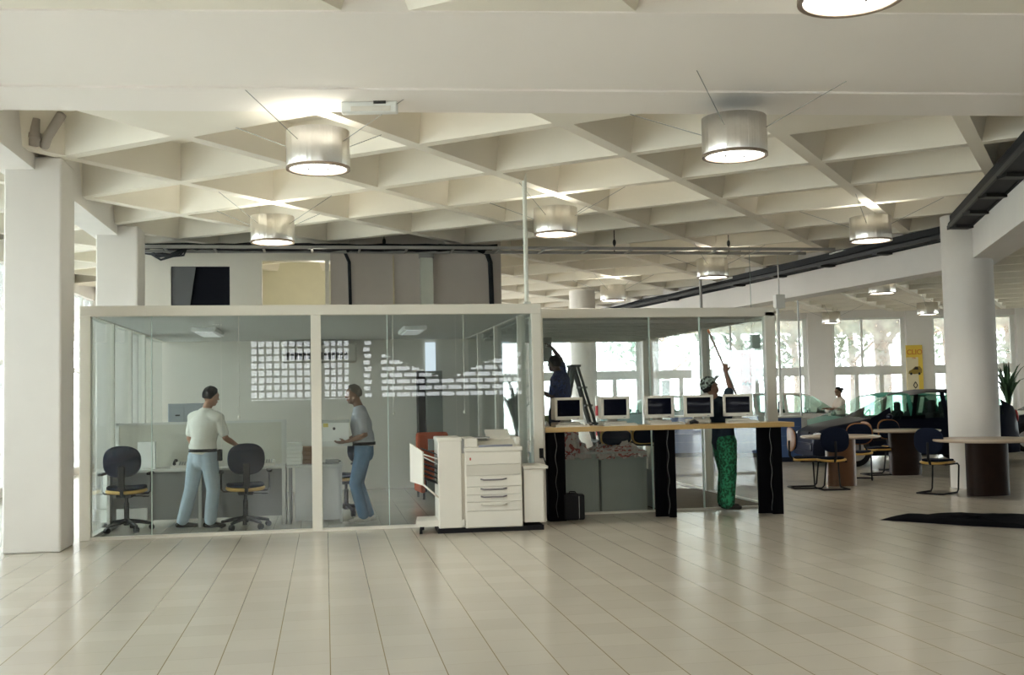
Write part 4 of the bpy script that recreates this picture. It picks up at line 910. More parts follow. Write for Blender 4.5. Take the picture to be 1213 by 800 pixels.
o = plastic('', 2.74, 3.42, 13.70, 14.3, .79, .46, 3); tag(o, 'heap of white plastic wrapping printed in red on the left low cabinet', 'wrapping'); o.data.materials.append(pm)
o = plastic('', 3.47, 4.17, 13.70, 14.3, .79, .13, 5); tag(o, 'crumpled clear plastic printed in red beside the middle counter leg', 'wrapping'); o.data.materials.append(pm)
def loose_chair(lab, x, y, z, rz):
    t = thing('visitor_chair', lab, 'chair', (x, y, z), rz)
    obj('backrest', cushion(superell(.20, .10, 3), .05, .4, Matrix.Translation((0, 0, .16)) @ RX), NAVY, t)
    obj('back_shell', cushion(superell(.22, .125, 3), .02, .4, Matrix.Translation((0, .035, .17)) @ RX), YWOOD, t)
    obj('seat', cushion(superell(.21, .2, 3), .06, .2, Matrix.Translation((0, .24, .05))), NAVY, t)
    m_ = MB(); m_.tube([(-.15, .05, .02), (-.15, .4, .02)], .011); m_.tube([(.15, .05, .02), (.15, .4, .02)], .011); m_.tube([(0, .05, .16), (0, .10, .03), (0, .2, .03)], .012); obj('frame', m_, DMETAL, t)
    return t
loose_chair('navy chair with wooden rim lying on the wrapped cabinets', 3.83, 13.95, .80, .03)
loose_chair('wooden-rimmed chair on the cabinet, mostly behind the middle counter leg', 4.33, 14.25, .80, .3)
# stepladder and platform
ap = atD(683, 16.5); ap.z = 1.99
LADM = mat('dark_ladder', (.09, .10, .09), .5, .3)
t = thing('stepladder', 'dark metal stepladder standing open behind the man in spotted blue', 'ladder', (ap.x, ap.y, 0), 0)
def rail(x0, y0, x1, y1, z1=1.98): m_ = MB(); d = V(x1 - x0, y1 - y0, z1).normalized(); q = d.to_track_quat('Z', 'Y').to_matrix().to_4x4(); m_.box((-.05, -.02, 0), (.05, .02, V(x1 - x0, y1 - y0, z1).length), q @ Matrix.Identity(4) if 0 else Matrix.Translation((x0, y0, 0)) @ q); return m_
for x0, y0, x1, y1 in ((.58, -.25, .03, -.14), (.58, .25, .03, .14), (-.44, -.25, -.03, -.14), (-.44, .25, -.03, .14)): obj('rail', rail(x0, y0, x1, y1), LADM, t)
for k in range(1, 7):
    u = k / 7.2; m_ = MB(); xx = .58 - .55 * u; m_.box((xx - .05, -.24 + .1 * u, 1.98 * u - .015), (xx + .05, .24 - .1 * u, 1.98 * u + .015)); obj('step', m_, LADM, t)
m_ = MB(); m_.box((-.08, -.16, 1.965), (.08, .16, 2.0), bev=.006); obj('top_cap', m_, LADM, t)
t = thing('step_stool', 'yellow step stool under the man in dark spotted blue', 'stool', (p3.x, p3.y, 0), 0); YEL = mat('yellow_paint', (.45, .38, .06), .6)
m_ = MB(); m_.box((-.26, -.2, .365), (.2, .2, .40), bev=.006); obj('top', m_, YEL, t)
for x in (-.22, .16):
    for y in (-.16, .16): m_ = MB(); m_.box((x - .02, y - .02, 0), (x + .02, y + .02, .366)); obj('leg', m_, YEL, t)
x = xat(644, 15.2)
m_ = MB(); m_.box((x - .04, 15.2, .0), (x + .08, 15.35, 1.12)); m_.box((x - .02, 15.2, 1.12), (x + .06, 15.35, 1.25)); tag(obj('crate_stack', m_, mat('olive_board', (.22, .24, .10), .7)), 'narrow olive board leaning beside the corner post, left of the first monitor', 'board')
# speaker box at top left of the room, mat, white bag and carton
x = xat(646, 17.5); m_ = MB(); m_.box((x - .05, 17.4, 2.10), (x + .09, 17.6, 2.50), bev=.01); tag(obj('wall_unit', m_, mat('grey_unit', (.30, .30, .27), .6)), 'small grey box hung under the ceiling by the reaching man\'s hand', 'box')
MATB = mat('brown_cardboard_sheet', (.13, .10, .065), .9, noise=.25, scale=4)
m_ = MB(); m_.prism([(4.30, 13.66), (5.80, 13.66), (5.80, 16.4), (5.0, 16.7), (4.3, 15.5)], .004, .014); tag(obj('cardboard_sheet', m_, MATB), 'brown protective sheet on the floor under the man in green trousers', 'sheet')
t = thing('plastic_bag', 'white bag with red print standing right of the middle counter leg', 'bag', (4.42, 14.05, .52))
m_ = MB(); m_.loft([(V(0, 0, 0), .13, .10), (V(.01, 0, .12), .14, .11), (V(-.02, 0, .22), .10, .05), (V(-.05, 0, .27), .05, .03)], (1, 0, 0), 14); b_ = obj('bag', blob('bag', m_, .014, 2), mat('white_plastic', (.62, .62, .60), .4), t)
m_ = MB(); m_.tube([(-.06, -.125, .18), (-.04, -.13, .12), (-.06, -.13, .06)], .008, 6); m_.tube([(-.02, -.13, .16), (.0, -.13, .10)], .008, 6); obj('print', m_, mat('red_print', (.45, .05, .04), .6), t)
t = thing('carton', 'grey and red printed carton under the white bag', 'box', (4.40, 13.85, .015)); m_ = MB(); m_.box((-.1, 0, 0), (.19, .4, .50), bev=.004); obj('body', m_, mat('grey_carton_board', (.42, .42, .42), .7), t)
m_ = MB(); m_.box((.1, -.006, 0), (.19, 0, .49)); obj('label', m_, PAP, t); m_ = MB(); m_.box((-.08, -.006, .06), (.06, 0, .22)); m_.box((.12, -.009, .08), (.18, -.005, .16)); obj('print', m_, mat('red_print', (.45, .05, .04), .6), t)

# ------------------------------------------------------------------ round tables and cantilever chairs
TW = mat('brown_veneer', (.022, .011, .007), .5, noise=.35, scale=6); TWL = mat('light_brown_veneer', (.17, .075, .028), .4, noise=.25, scale=6); TTOP = mat('table_top_laminate', (.42, .33, .25), .25, noise=.06)
def round_table(lab, px, D, r, br, wood):
    p = atD(px, D); t = thing('round_table', lab, 'table', (p.x, p.y, 0), 0, 'round tables in the showroom')
    m_ = MB(); m_.lathe([(.001, .765), (r - .01, .765), (r, .775), (r, .795), (r - .01, .80), (.001, .80)], 48); obj('top', m_, TTOP, t)
    m_ = MB(); m_.prism([(x, y) for x, y in superell(br, br * .55, 2.6, 36)], 0, .766, smooth=True); b_ = obj('base', m_, wood, t)
    return t
round_table('round table nearest the camera, dark base before the round column', 1171, 15.35, .72, .305, TW)
round_table('round table with the lightest brown base, left of the others', 997, 17.3, .62, .245, TWL)
round_table('round table furthest back, in front of the dark car', 1073, 19.2, .62, .29, TW)
def canti(lab, px, D, rz, wood=False, loc=None):
    p = atD(px, D); t = thing('cantilever_chair', lab, 'chair', (p.x, p.y, 0), rz, 'cantilever chairs around the round tables')
    m_ = MB()
    for s in (-1, 1): m_.tube([(s * .2, -.24, .86), (s * .2, -.25, .62), (s * .2, -.23, .46), (s * .2, -.16, .43), (s * .2, .2, .43), (s * .2, .245, .40), (s * .2, .20, .05), (s * .2, .16, .013), (s * .2, -.26, .013)][3:], .013, 8)
    m_.tube([(-.2, -.26, .013), (.2, -.26, .013)], .013, 8); m_.tube([(-.2, -.1, .43), (.2, -.1, .43)], .012, 8); obj('frame', m_, BLACKP, t)
    m_ = MB(); m_.tube([(0, -.05, .43), (0, -.22, .44), (0, -.27, .52), (0, -.27, .75)], .02, 8); obj('back_bar', m_, BLACKP, t)
    obj('seat_shell', cushion(superell(.225, .225, 3), .035, .3, Matrix.Translation((0, 0, .445))), YWOOD, t)
    obj('seat', cushion(superell(.20, .20, 3), .035, .3, Matrix.Translation((0, .01, .475))), NAVY, t)
    obj('back_shell', cushion(superell(.225, .19, 2.6), .02, .6, Matrix.Translation((0, -.265, .77)) @ RX @ Matrix.Rotation(PI, 4, 'Y')), mat('orange_brown_shell', (.30, .12, .035), .45, noise=.15) if wood else NAVY, t)
    obj('backrest', cushion(superell(.205, .17, 2.6), .045, .6, Matrix.Translation((0, -.235, .77)) @ RX @ Matrix.Rotation(PI, 4, 'Y')), NAVY, t)
    return t
canti('navy chair seen from the side, just right of the counter end', 957, 17.0, -PI / 2 - .15, True)
canti('navy chair with its back to the camera before the lightest round table', 985, 16.75, -.15)
canti('orange-backed chair behind the lightest round table', 1019, 18.3, 2.6, True)
canti('chair between the lightest and the furthest round tables', 1042, 19.3, -PI / 2, True)
canti('orange-backed chair behind the furthest round table', 1062, 20.1, PI, True)
canti('navy chair turned toward the nearest round table', 1112, 15.75, -PI / 2 + .55)
# dark mat on the floor
def rag():
    P = [at(1041, 617), at(1060, 611.5), at(1100, 611), at(1150, 609), at(1213, 610.5), at(1260, 612), at(1255, 632), at(1213, 627), at(1150, 624), at(1090, 620)]
    mb = MB(); ctr = sum((Vector(p) for p in P), Vector()) / len(P); n = len(P); v = []; rnd = random.Random(2)
    for r in range(6):
        u = 1 - r / 5
        for k in range(n * 3):
            a = P[k // 3].lerp(P[(k // 3 + 1) % n], (k % 3) / 3); q = ctr.lerp(a, u); v.append((q.x + rnd.uniform(-.02, .02), q.y + rnd.uniform(-.02, .02), .004 if r == 0 else .02 + rnd.uniform(0, .03)))
    N = n * 3
    mb.add(v, [(r * N + k, r * N + (k + 1) % N, (r + 1) * N + (k + 1) % N, (r + 1) * N + k) for r in range(5) for k in range(N)], True); return mb
o = tag(obj('floor_cloth', rag(), mat('black_cloth', (.006, .006, .008), 1, noise=.3, spec=.02)), 'crumpled black cloth lying flat on the tiles at the right', 'cloth')

# ------------------------------------------------------------------ blue counters, poles, poster, banner
BLU = mat('blue_laminate', (.06, .12, .30), .45, noise=.06); BLUD = mat('dark_blue_plinth', (.012, .016, .03), .5)
def blue_counter(lab, pa, pb, D):
    a = atD(pa, D); b = atD(pb, D); d = b - a; L = d.length; t = thing('blue_counter', lab, 'counter', (a.x, a.y, 0), math.atan2(d.y, d.x), 'blue counters in the showroom')
    m_ = MB(); m_.box((0, .03, 0), (L, .6, .10)); obj('plinth', m_, BLUD, t)
    m_ = MB(); m_.box((0, .01, .10), (L, .62, .95), bev=.004); bd = obj('body', m_, BLU, t)
    n = max(1, round(L / .6)); 
    for q in range(n):
        m_ = MB(); m_.box((L * q / n + .01, 0, .12), (L * (q + 1) / n - .01, .01, .93)); dr = obj('door', m_, BLU, t)
        m_ = MB()
        for z in (.35, .55, .75): m_.box((L * q / n + .03, -.006, z), (L * (q + 1) / n - .03, 0, z + .008))
        obj('groove_strip', m_, mat('pale_blue_strip', (.15, .22, .42), .5), dr)
    m_ = MB(); m_.box((-.02, -.03, .95), (L + .02, .65, .985), bev=.004); obj('top', m_, LAM2, t)
    m_ = MB(); m_.box((L, 0, 0), (L + .12, .6, .95)); obj('end_panel', m_, LAM2, t); return t
blue_counter('blue counter seen behind the man in green trousers', 784, 868, 25.6); blue_counter('deep blue counter left of the round column poles, behind the rightmost monitor', 872, 900, 25.0); blue_counter('blue counter just right of the meeting room', 916, 951, 23.2)
for i, (pa, pb, D) in enumerate(((921, 923, 21.8), (945, 951, 23))):
    a = at(pa, 359 if i == 0 else 356, 3.5); m_ = MB(); m_.cyl((a.x, a.y, 0), (a.x, a.y, 3.5), .02 if i else .035, 10)
    tag(obj('post', m_, (GREYM, FRW)[i == 0]), ('white slim post right beside the meeting room corner', 'thin grey post left of the white car')[i], 'post')
a = at(923, 361, 3.3); m_ = MB(); m_.box((a.x - .1, a.y - .08, 3.22), (a.x + .1, a.y + .08, 3.5), bev=.01); m_.cyl((a.x, a.y, 3.48), (a.x, a.y, 4.63), .012, 8); tag(obj('junction_box', m_, FRW), 'white box under the girder right of the meeting room', 'box')
# yellow poster on the pier
def fpt(px, D): p = atD(px, D); return p
D_ = 36.75; a = atD(1077, D_); b = atD(1096.5, D_); L = (b - a).length
t = thing('yellow_poster', 'tall yellow poster with a car picture hung on the far pier', 'poster', (a.x, a.y, 1.40), math.atan2(b.y - a.y, b.x - a.x))
m_ = MB(); m_.box((0, 0, 0), (L, .03, 1.60)); obj('sheet', m_, mat('poster_yellow', (.80, .58, .08), .6), t)
m_ = MB(); m_.box((0, -.004, 0), (L * .72, 0, 1.18)); obj('pale_panel', m_, mat('poster_pale', (.78, .70, .48), .6), t)
def text(s, size, m, parent, loc, ext=.004):
    c = bpy.data.curves.new('lettering', 'FONT'); c.body = s; c.size = size; c.extrude = ext; c.offset = size * .02; o = bpy.data.objects.new('lettering', c); COL.objects.link(o); c.materials.append(m); o.parent = parent; o.location = loc; o.rotation_euler = (PI / 2, 0, 0); bpy.context.view_layer.update(); me = bpy.data.meshes.new_from_object(o.evaluated_get(bpy.context.evaluated_depsgraph_get())); me.materials.clear(); me.materials.append(m); bpy.data.objects.remove(o); o2 = obj('lettering', me, None, parent); o2.location = loc; o2.rotation_euler = (PI / 2, 0, 0); return o2
text('CLIO', .24, mat('orange_print', (.65, .25, .04), .6), t, (.015, -.01, 1.28))
text('Clio', .08, mat('orange_print', (.65, .25, .04), .6), t, (.2, -.01, 1.13))
def carpic(parent, m1, z0, L):
    m_ = MB(); pts = [(.06, .0), (.08, .10), (.2, .16), (.32, .27), (.50, .27), (.58, .16), (.57, .02), (.48, .0), (.3, -.02)]; s = L / .62
    m_.prism([(x * s, z * s) for x, z in pts], 0, .006, Matrix.Translation((0, -.006, z0)) @ RX); o_ = obj('car_picture', m_, m1, parent)
    m_ = MB(); m_.prism([(x * s, z * s) for x, z in [(.24, .16), (.33, .25), (.42, .25), (.44, .15)]], 0, .01, Matrix.Translation((0, -.006, z0)) @ RX)
    for cx_ in (.16, .47): m_.prism([(cx_ * s + .045 * s * math.cos(k * PI / 6), .0 + .05 * s * math.sin(k * PI / 6)) for k in range(12)], 0, .01, Matrix.Translation((0, -.006, z0)) @ RX)
    objs('car_picture_detail', m_, DMETAL, parent)
carpic(t, mat('print_mustard', (.30, .20, .03), .6), .62, L)
m_ = MB(); q = L * .5
for sgn, w_ in ((1, 0),):
    outer = [(q, .12), (q + .07, .22), (q, .34), (q - .07, .22)]
    for k in range(4):
        a2, b2 = outer[k], outer[(k + 1) % 4]; m_.tube([(a2[0], -.008, a2[1]), (b2[0], -.008, b2[1])], .014, 6)
obj('emblem', m_, DMETAL, t)
# red banner
D_ = 30; a = atD(880.5, D_); b = atD(893, D_); L = (b - a).length
t = thing('red_banner', 'narrow red and pink banner seen through the meeting room side glass', 'banner', (a.x, a.y, 1.0), math.atan2(b.y - a.y, b.x - a.x))
m_ = MB(); m_.box((0, 0, .25), (L, .02, 1.6)); obj('sheet', m_, mat('banner_red', (.75, .22, .20), .7), t)
m_ = MB(); m_.box((.03, -.005, .85), (L - .06, 0, 1.55)); obj('pale_panel', m_, mat('banner_pink', (.85, .5, .45), .7), t)
m_ = MB(); m_.tube([(.02, -.012, .72), (.08, -.012, .78), (.12, -.012, .70), (.17, -.012, .79), (.21, -.012, .70), (.27, -.012, .76)], .022, 6); obj('emblem', m_, DMETAL, t)
m_ = MB(); m_.cyl((L / 2, .03, -1.0), (L / 2, .03, 1.6), .015); m_.box((0, -.1, -1.0), (L, .15, -.97)); obj('stand', m_, GREYM, t)
# hanging grey unit in right room glass, sign panel, red column
p = atD(900, 20.5); m_ = MB(); m_.box((p.x - .08, p.y, 2.36), (p.x + .10, p.y + .1, 2.62), bev=.01); m_.cyl((p.x - .05, p.y + .05, 2.6), (p.x - .05, p.y + .05, 4.63), .006, 6)
tag(obj('hanging_sign', m_, mat('grey_green_sign', (.22, .28, .26), .5)), 'small grey sign hanging near the meeting room corner', 'sign')
p = atD(791, 24.5); m_ = MB(); m_.box((p.x - .08, p.y, 0), (p.x + .09, p.y + .08, 1.82), bev=.005); tag(obj('display_panel', m_, mat('pale_teal_panel', (.28, .38, .36), .5)), 'narrow grey-teal panel standing above the middle monitor', 'panel')
p = atD(709.5, 27); t = thing('striped_post', 'red and white post right of the stepladder', 'post', (p.x, p.y, 0))
m_ = MB()
for z in (0, .5, 1.0): m_.box((-.05, -.05, z), (.05, .05, z + .25))
obj('red_band', m_, mat('post_red', (.55, .04, .05), .5), t); m_ = MB()
for z in (.25, .75, 1.25): m_.box((-.05, -.05, z), (.05, .05, z + .25))
obj('white_band', m_, PAP, t)
p = atD(1002, 33)

# ------------------------------------------------------------------ ceiling services
# emergency light box
p = at(437, 129, 4.1); t = thing('emergency_light', 'white emergency light box hung at the beam edge beside a drum lamp', 'emergency light', (p.x, p.y, 4.08), HEAD)
m_ = MB(); m_.box((-.25, 0, -.01), (.25, .10, .09), bev=.015); obj('housing', m_, FRW, t); m_ = MB(); m_.box((-.16, -.008, .0), (.19, 0, .045), bev=.003); obj('lens', m_, BEIGE, t); m_ = MB(); m_.box((.04, -.006, .065), (.15, .002, .09)); m_.box((-.23, .02, .088), (.23, .08, .13)); obj('bracket', m_, DMETAL, t)
# long tray
ty0, ty1, tz = 17.75, 18.3, 4.02; tx0, tx1 = -2.95, 9.0
t = thing('cable_tray', 'long horizontal cable tray hung in front of the back wall', 'cable tray', (0, 0, 0))
m_ = MB(); m_.box((tx0, ty0, tz), (tx1, ty0 + .04, tz + .05)); m_.box((tx0, ty1, tz), (tx1 - .3, ty1 + .04, tz + .05)); objs('side_rail', m_, GREYM, t)
m_ = MB()
for k in range(16): x = tx0 + .4 + k * .78; m_.box((x, ty0, tz), (x + .035, ty1, tz + .02))
objs('rung', m_, GREYM, t)
m_ = MB()
for x in (1.0, 3.4, 5.0, 7.1): m_.cyl((x, 18.02, tz), (x, 18.02, 4.6), .008, 6); m_.ell((x, 18.02, tz + .16), (.03, .03, .06))
objs('hanger', m_, DMETAL, t)
rnd = random.Random(4)
for k, (xa_, xb_) in enumerate(((-2.9, 2.9), (-2.8, 2.6), (-2.4, 2.8), (-2.9, 1.2), (-1.5, 2.85), (-2.6, 2.4))):
    yy = ty0 + .08 + k * .075; n_ = 24; m_ = MB(); m_.tube([(xa_ + (xb_ - xa_) * i / n_, yy + rnd.uniform(-.03, .03), tz + .05 + rnd.uniform(-.008, .025)) for i in range(n_ + 1)], .038, 6)
    c_ = obj('cable', m_, CABLE, t)
m_ = MB()
for k in range(5): m_.tube([(-2.95, 18.45, 4.15 - k * .03), (-2.75 + k * .05, 18.3, 4.0 - .05 * (k % 3)), (-2.5 + k * .06, 18.1, 3.95), (-2.2, 18.0, 4.07)], .018, 6)
c_ = obj('cable', m_, CABLE, t)
for i, (px, thick) in enumerate(((415, .028), (583, .045))):
    x = xat(px, BY - .05); m_ = MB(); m_.tube([(x - .25 * i, 18.2, tz + .05), (x - .08, 18.45, tz + .03), (x - .01, BY - .06, tz - .12), (x, BY - .06, tz - .6), (x + .01, BY - .06, 2.6)], thick, 8)
    tag(obj('cable', m_, CABLE), ('thin black cable dropping down the upper wall beside the lit room', 'thick black cable dropping at the right end of the upper wall')[i], 'cable')
x = xat(467, BY - .02); m_ = MB(); m_.box((x - .012, BY - .03, 2.6), (x + .012, BY - .006, tz)); tag(obj('conduit', m_, mat('yellowish_conduit', (.62, .55, .38), .6)), 'thin yellowish conduit on the upper wall', 'conduit')
x0, x1 = xat(499, BY - .1), xat(514, BY - .1); m_ = MB(); m_.box((x0, BY - .12, 2.6), (x1, BY - .006, tz - .05), bev=.004); t = tag(obj('duct', m_, mat('pale_duct', (.66, .68, .60), .5)), 'wide pale vertical duct on the upper wall', 'duct')
m_ = MB(); m_.box((x0 - .02, BY - .13, tz - .05), (x1 + .02, BY - .006, tz + .06)); obj('duct_collar', m_, GREYM, t)
# tray along the right girder
t = thing('cable_tray', 'dark cable tray running along the right girder and over the round column', 'cable tray', (0, 0, 0))
TP = side_off(GP, -.16)
path = []
for i in range(len(TP) - 1):
    for k in range(8): u = k / 8; path.append(TP[i].lerp(TP[i + 1], u))
path.append(TP[-1])
def ribbon(off, z0, z1, w_, P=path):
    A = side_off(P, off); B = side_off(P, off + w_); m_ = MB(); v = []
    for a, b in zip(A, B): v += [(a.x, a.y, z0), (b.x, b.y, z0), (b.x, b.y, z1), (a.x, a.y, z1)]
    f = [(0, 1, 2, 3), tuple(len(v) - 4 + q for q in (3, 2, 1, 0))]
    for i in range(len(A) - 1):
        for k in range(4): f.append((i * 4 + k, i * 4 + (k + 1) % 4, i * 4 + 4 + (k + 1) % 4, i * 4 + 4 + k))
    return m_.add(v, f)
m_ = ribbon(-.18, 3.97, 4.03, .03); obj('side_rail', m_, DMETAL, t); obj('side_rail', ribbon(.13, 3.97, 4.03, .03), CABLE, t)
obj('cable_bundle', ribbon(-.14, 3.985, 4.18, .26, path[:25]), CABLE, t)
for k in range(9):
    off = -.14 + .03 * k; A = side_off(path, off); m_ = MB(); e = len(A) if k % 3 else len(A) - 6
    m_.tube([(p.x, p.y, 4.03 + .035 * (k % 3) + rnd.uniform(-.012, .03)) for p in A[:e]], .030 if k < 6 else .022, 6); obj('cable', m_, CABLE, t)
m_ = MB()
for q in range(2, len(path), 2):
    p = path[q]; m_.box((p.x - .16, p.y - .09, 3.94), (p.x + .14, p.y + .09, 3.985))
objs('bracket', m_, DMETAL, t)
# drain pipe in the recess over the left column
t = thing('drain_pipe', 'grey drain pipe with elbow in the dark recess over the left column', 'pipe', (0, 0, 0))
m_ = MB(); m_.tube([(-2.93, 11.6, 4.22), (-2.93, 11.6, 4.5)], .055, 12); m_.tube([(-2.86, 11.7, 4.24), (-2.80, 11.6, 4.32), (-2.62, 11.4, 4.5)], .05, 12); obj('pipe', m_, mat('pvc_grey', (.42, .38, .34), .5), t)
m_ = MB(); m_.lathe([(.066, 0), (.066, .05)], 16, Matrix.Translation((-2.93, 11.6, 4.3))); obj('pipe_collar', m_, mat('pvc_grey', (.42, .38, .34), .5), t)
p = at(834, 345, 3.9); m_ = MB(); m_.cyl((8.95, 24.6, 3.2), (8.95, 24.6, 4.63), .035, 8); tag(obj('pipe', m_, GREYM), 'short grey pipe coming down in front of the right girder', 'pipe')

# ------------------------------------------------------------------ cars
TYRE = mat('tyre', (.012, .012, .013), .8); RIM = mat('wheel_rim', (.5, .5, .5), .35, .8); CGL = glassmat('car_glass', (.72, .86, .81), .35, .006); INT = mat('car_interior', (.02, .022, .025), .8)
def car(label, p, rz, paint, L, H, W, hood, wsb, wst, roof_end, tail, tail_z, bpil, cpil):
    """nose at local x=0, length along +x"""
    t = thing('car', label, 'car', p, rz)
    def interp(tab, x):
        for (a, za), (b, zb) in zip(tab, tab[1:]):
            if x <= b: u = (x - a) / max(b - a, 1e-6); u = max(0, min(1, u)); return za + (zb - za) * u
        return tab[-1][1]
    top = [(0, .56), (.06, .68), (.35, hood - .13), (wsb, hood + .02), (wst, H - .06), (wst + .35, H - .005), (roof_end - .7, H), (roof_end, H - .08), (tail, tail_z), (L - .05, tail_z - .12), (L, .55)]
    belt = [(0, .5), (.06, .62), (.35, hood - .18), (wsb, hood - .03), (tail, min(tail_z - .02, hood + .06)), (L - .05, tail_z - .2), (L, .48)]
    xs = sorted(set([0, .03, .06, .15, .25, .35, .5, .65, .8, .95, wsb, (wsb + wst) / 2, wst, wst + .12, wst + .35, bpil, bpil + .09, cpil, cpil + .1, roof_end - .4, roof_end, (roof_end + tail) / 2, tail, L - .35, L - .2, L - .12, L - .05, L, L - .65, L - .8, L - .95, L - 1.1, 1.1]))
    xs = [x for x in xs if 0 <= x <= L]
    wr = .33; wx = (.82, L - .72)
    rows = []
    for x in xs:
        f = 1 - .22 * max(0, 1 - x / .55) ** 2 - .14 * max(0, 1 - (L - x) / .5) ** 2; hw = W / 2 * f; zs = .22
        for q in wx:
            if abs(x - q) < wr + .04: zs = max(zs, .30 + math.sqrt(max(0, (wr + .04) ** 2 - (x - q) ** 2)))
        zb = interp(belt, x); zt = interp(top, x); zt = max(zt, zb + .02); gh = (zt - zb)
        wroof = hw - min(.20, gh * .40) - .01
        rows.append([(0, .20), (hw - .2, .20), (hw - .01, zs), (hw, max(zs + .02, .45)), (hw + .005, max(min(.62, zb - .05), zs + .04)), (hw - .01, max(zb, zs + .06)), (wroof, zb + gh * .90), (wroof * .82, zb + gh * .98), (0, zt + .015)])
    parts = {}
    nb = len(rows[0])
    for i in range(len(xs) - 1):
        xm = (xs[i] + xs[i + 1]) / 2
        for k in range(nb - 1):
            key = 'body'
            if k == 5 and wsb + .22 < xm < tail - .15 and interp(top, xm) - interp(belt, xm) > .16:
                if not (bpil < xm < bpil + .09) and not (cpil < xm < cpil + .1) and xm < roof_end + .1: key = 'side_window_%d' % (0 if xm < bpil else 1 if xm < cpil else 2)
            if k in (6, 7) and wsb < xm < wst: key = 'windshield'
            if k in (6, 7) and roof_end < xm < tail: key = 'rear_window'
            for s in (-1, 1):
                a, b = rows[i][k], rows[i][k + 1]; c, d = rows[i + 1][k + 1], rows[i + 1][k]
                v = [(xs[i], s * a[0], a[1]), (xs[i], s * b[0], b[1]), (xs[i + 1], s * c[0], c[1]), (xs[i + 1], s * d[0], d[1])]
                kk = key + ('_%d' % s if key.startswith('side') else '')
                parts.setdefault(kk, MB()).add(v, [(0, 1, 2, 3) if s < 0 else (3, 2, 1, 0)], key in ('body', 'windshield'))
    for i in (0, len(xs) - 1):
        v = [(xs[i], r[0], r[1]) for r in rows[i]] + [(xs[i], -r[0], r[1]) for r in rows[i][::-1]]; parts['body'].add(v, [list(range(len(v)))])
    for kk, mb in parts.items():
        bm = bmesh.new(); me = mb.mesh(kk); bm.from_mesh(me); bmesh.ops.remove_doubles(bm, verts=bm.verts, dist=.0005); bmesh.ops.recalc_face_normals(bm, faces=bm.faces); bm.to_mesh(me); bm.free()
        nm = 'body' if kk == 'body' else ('side_window' if kk.startswith('side') else kk)
        obj(nm, me, paint if kk == 'body' else CGL, t)
    for q in wx:
        for s in (-1, 1):
            Mw = Matrix.Translation((q, s * (W / 2 - .02), .30)) @ Matrix.Rotation(-s * PI / 2, 4, 'X'); m_ = MB(); m_.lathe([(.18, -.0), (.29, .0), (.30, -.03), (.30, -.16), (.28, -.18)], 28, Mw); wl = obj('wheel', m_, TYRE, t)
            m_ = MB(); m_.lathe([(.001, .012), (.05, .015), (.07, .002), (.17, .006), (.185, .012), (.19, -.02)], 24, Mw); obj('rim', m_, RIM, wl)
    hl = mat('headlamp_glass', (.75, .8, .8), .15); 
    for s in (-1, 1):
        m_ = MB(); m_.ell((.13, s * (W / 2 * .72), hood - .30), (.10, .17, .065)); obj('headlamp', m_, hl, t)
        m_ = MB(); m_.ell((L - .04, s * (W / 2 * .80), tail_z - .22), (.04, .08, .14)); obj('tail_lamp', m_, mat('tail_lamp_red', (.4, .02, .02), .3), t)
        m_ = MB(); m_.ell((wsb + .35, s * (W / 2 + .07), hood + .05), (.06, .09, .06)); obj('mirror', m_, paint, t)
        m_ = MB(); m_.box((bpil - .2, s * (W / 2 + .005) - .01, hood - .12), (bpil - .05, s * (W / 2 + .005) + .01, hood - .09), bev=.004); obj('door_handle', m_, paint, t)
        m_ = MB(); m_.box((1.15, s * (W / 2 + .002) - .008, .50), (L - 1.1, s * (W / 2 + .002) + .008, .54), bev=.003); obj('side_strip', m_, BLACKP, t)
    m_ = MB(); m_.box((-.03, -W * .36, .30), (.10, W * .36, .48), bev=.04); obj('front_bumper', m_, paint, t)
    m_ = MB(); m_.box((L - .1, -W * .36, .30), (L + .03, W * .36, .50), bev=.04); obj('rear_bumper', m_, paint, t)
    m_ = MB(); m_.box((.03, -.3, hood - .32), (.08, .3, hood - .24), bev=.01); obj('grille', m_, BLACKP, t)
    for x in (wst + .35, cpil - .35):
        for s in (-1, 1):
            m_ = MB(); m_.box((x, s * .36 - .22, .40), (x + .5, s * .36 + .22, .58), bev=.05); m_.box((x + .42, s * .36 - .22, .45), (x + .58, s * .36 + .22, 1.02), bev=.06); m_.box((x + .45, s * .36 - .12, 1.0), (x + .55, s * .36 + .12, H - .22), bev=.04); obj('seat', m_, INT, t)
    m_ = MB(); m_.box((wsb + .3, -W * .42, .5), (wsb + .55, W * .42, hood - .01), bev=.05); m_.lathe([(.16, 0), (.185, .01), (.16, .02)], 20, Matrix.Translation((wst + .12, .36, hood - .02)) @ Matrix.Rotation(-1.2, 4, 'Y'), caps=False); obj('dashboard', m_, INT, t)
    m_ = MB(); m_.box((.9, -W * .42, .24), (L - .9, W * .42, .34)); obj('floor_pan', m_, INT, t)
    return t
def paint(name, c, coat=.4): return mat(name, c, .3 if coat > .2 else .45, .0, .02, 2, coat=coat, spec=.5 if coat > .2 else .12)
hz = HEAD
p = atD(966, 21.3); p += FH * .85; car('dark blue-black hatchback with long sloping windscreen, nose to the left', (p.x, p.y, 0), hz + .02, paint('midnight_paint', (.005, .007, .018), .15), 4.15, 1.50, 1.70, .93, 1.12, 2.0, 3.65, 4.05, 1.15, 2.6, 3.4)
p = atD(953, 23.9); p += FH * .85; car('dark green hatchback half hidden by the dark one', (p.x, p.y, 0), hz + .05, paint('bottle_green_paint', (.035, .16, .13), .1), 4.0, 1.44, 1.68, .90, .92, 1.75, 3.4, 3.9, 1.0, 2.4, 3.2)
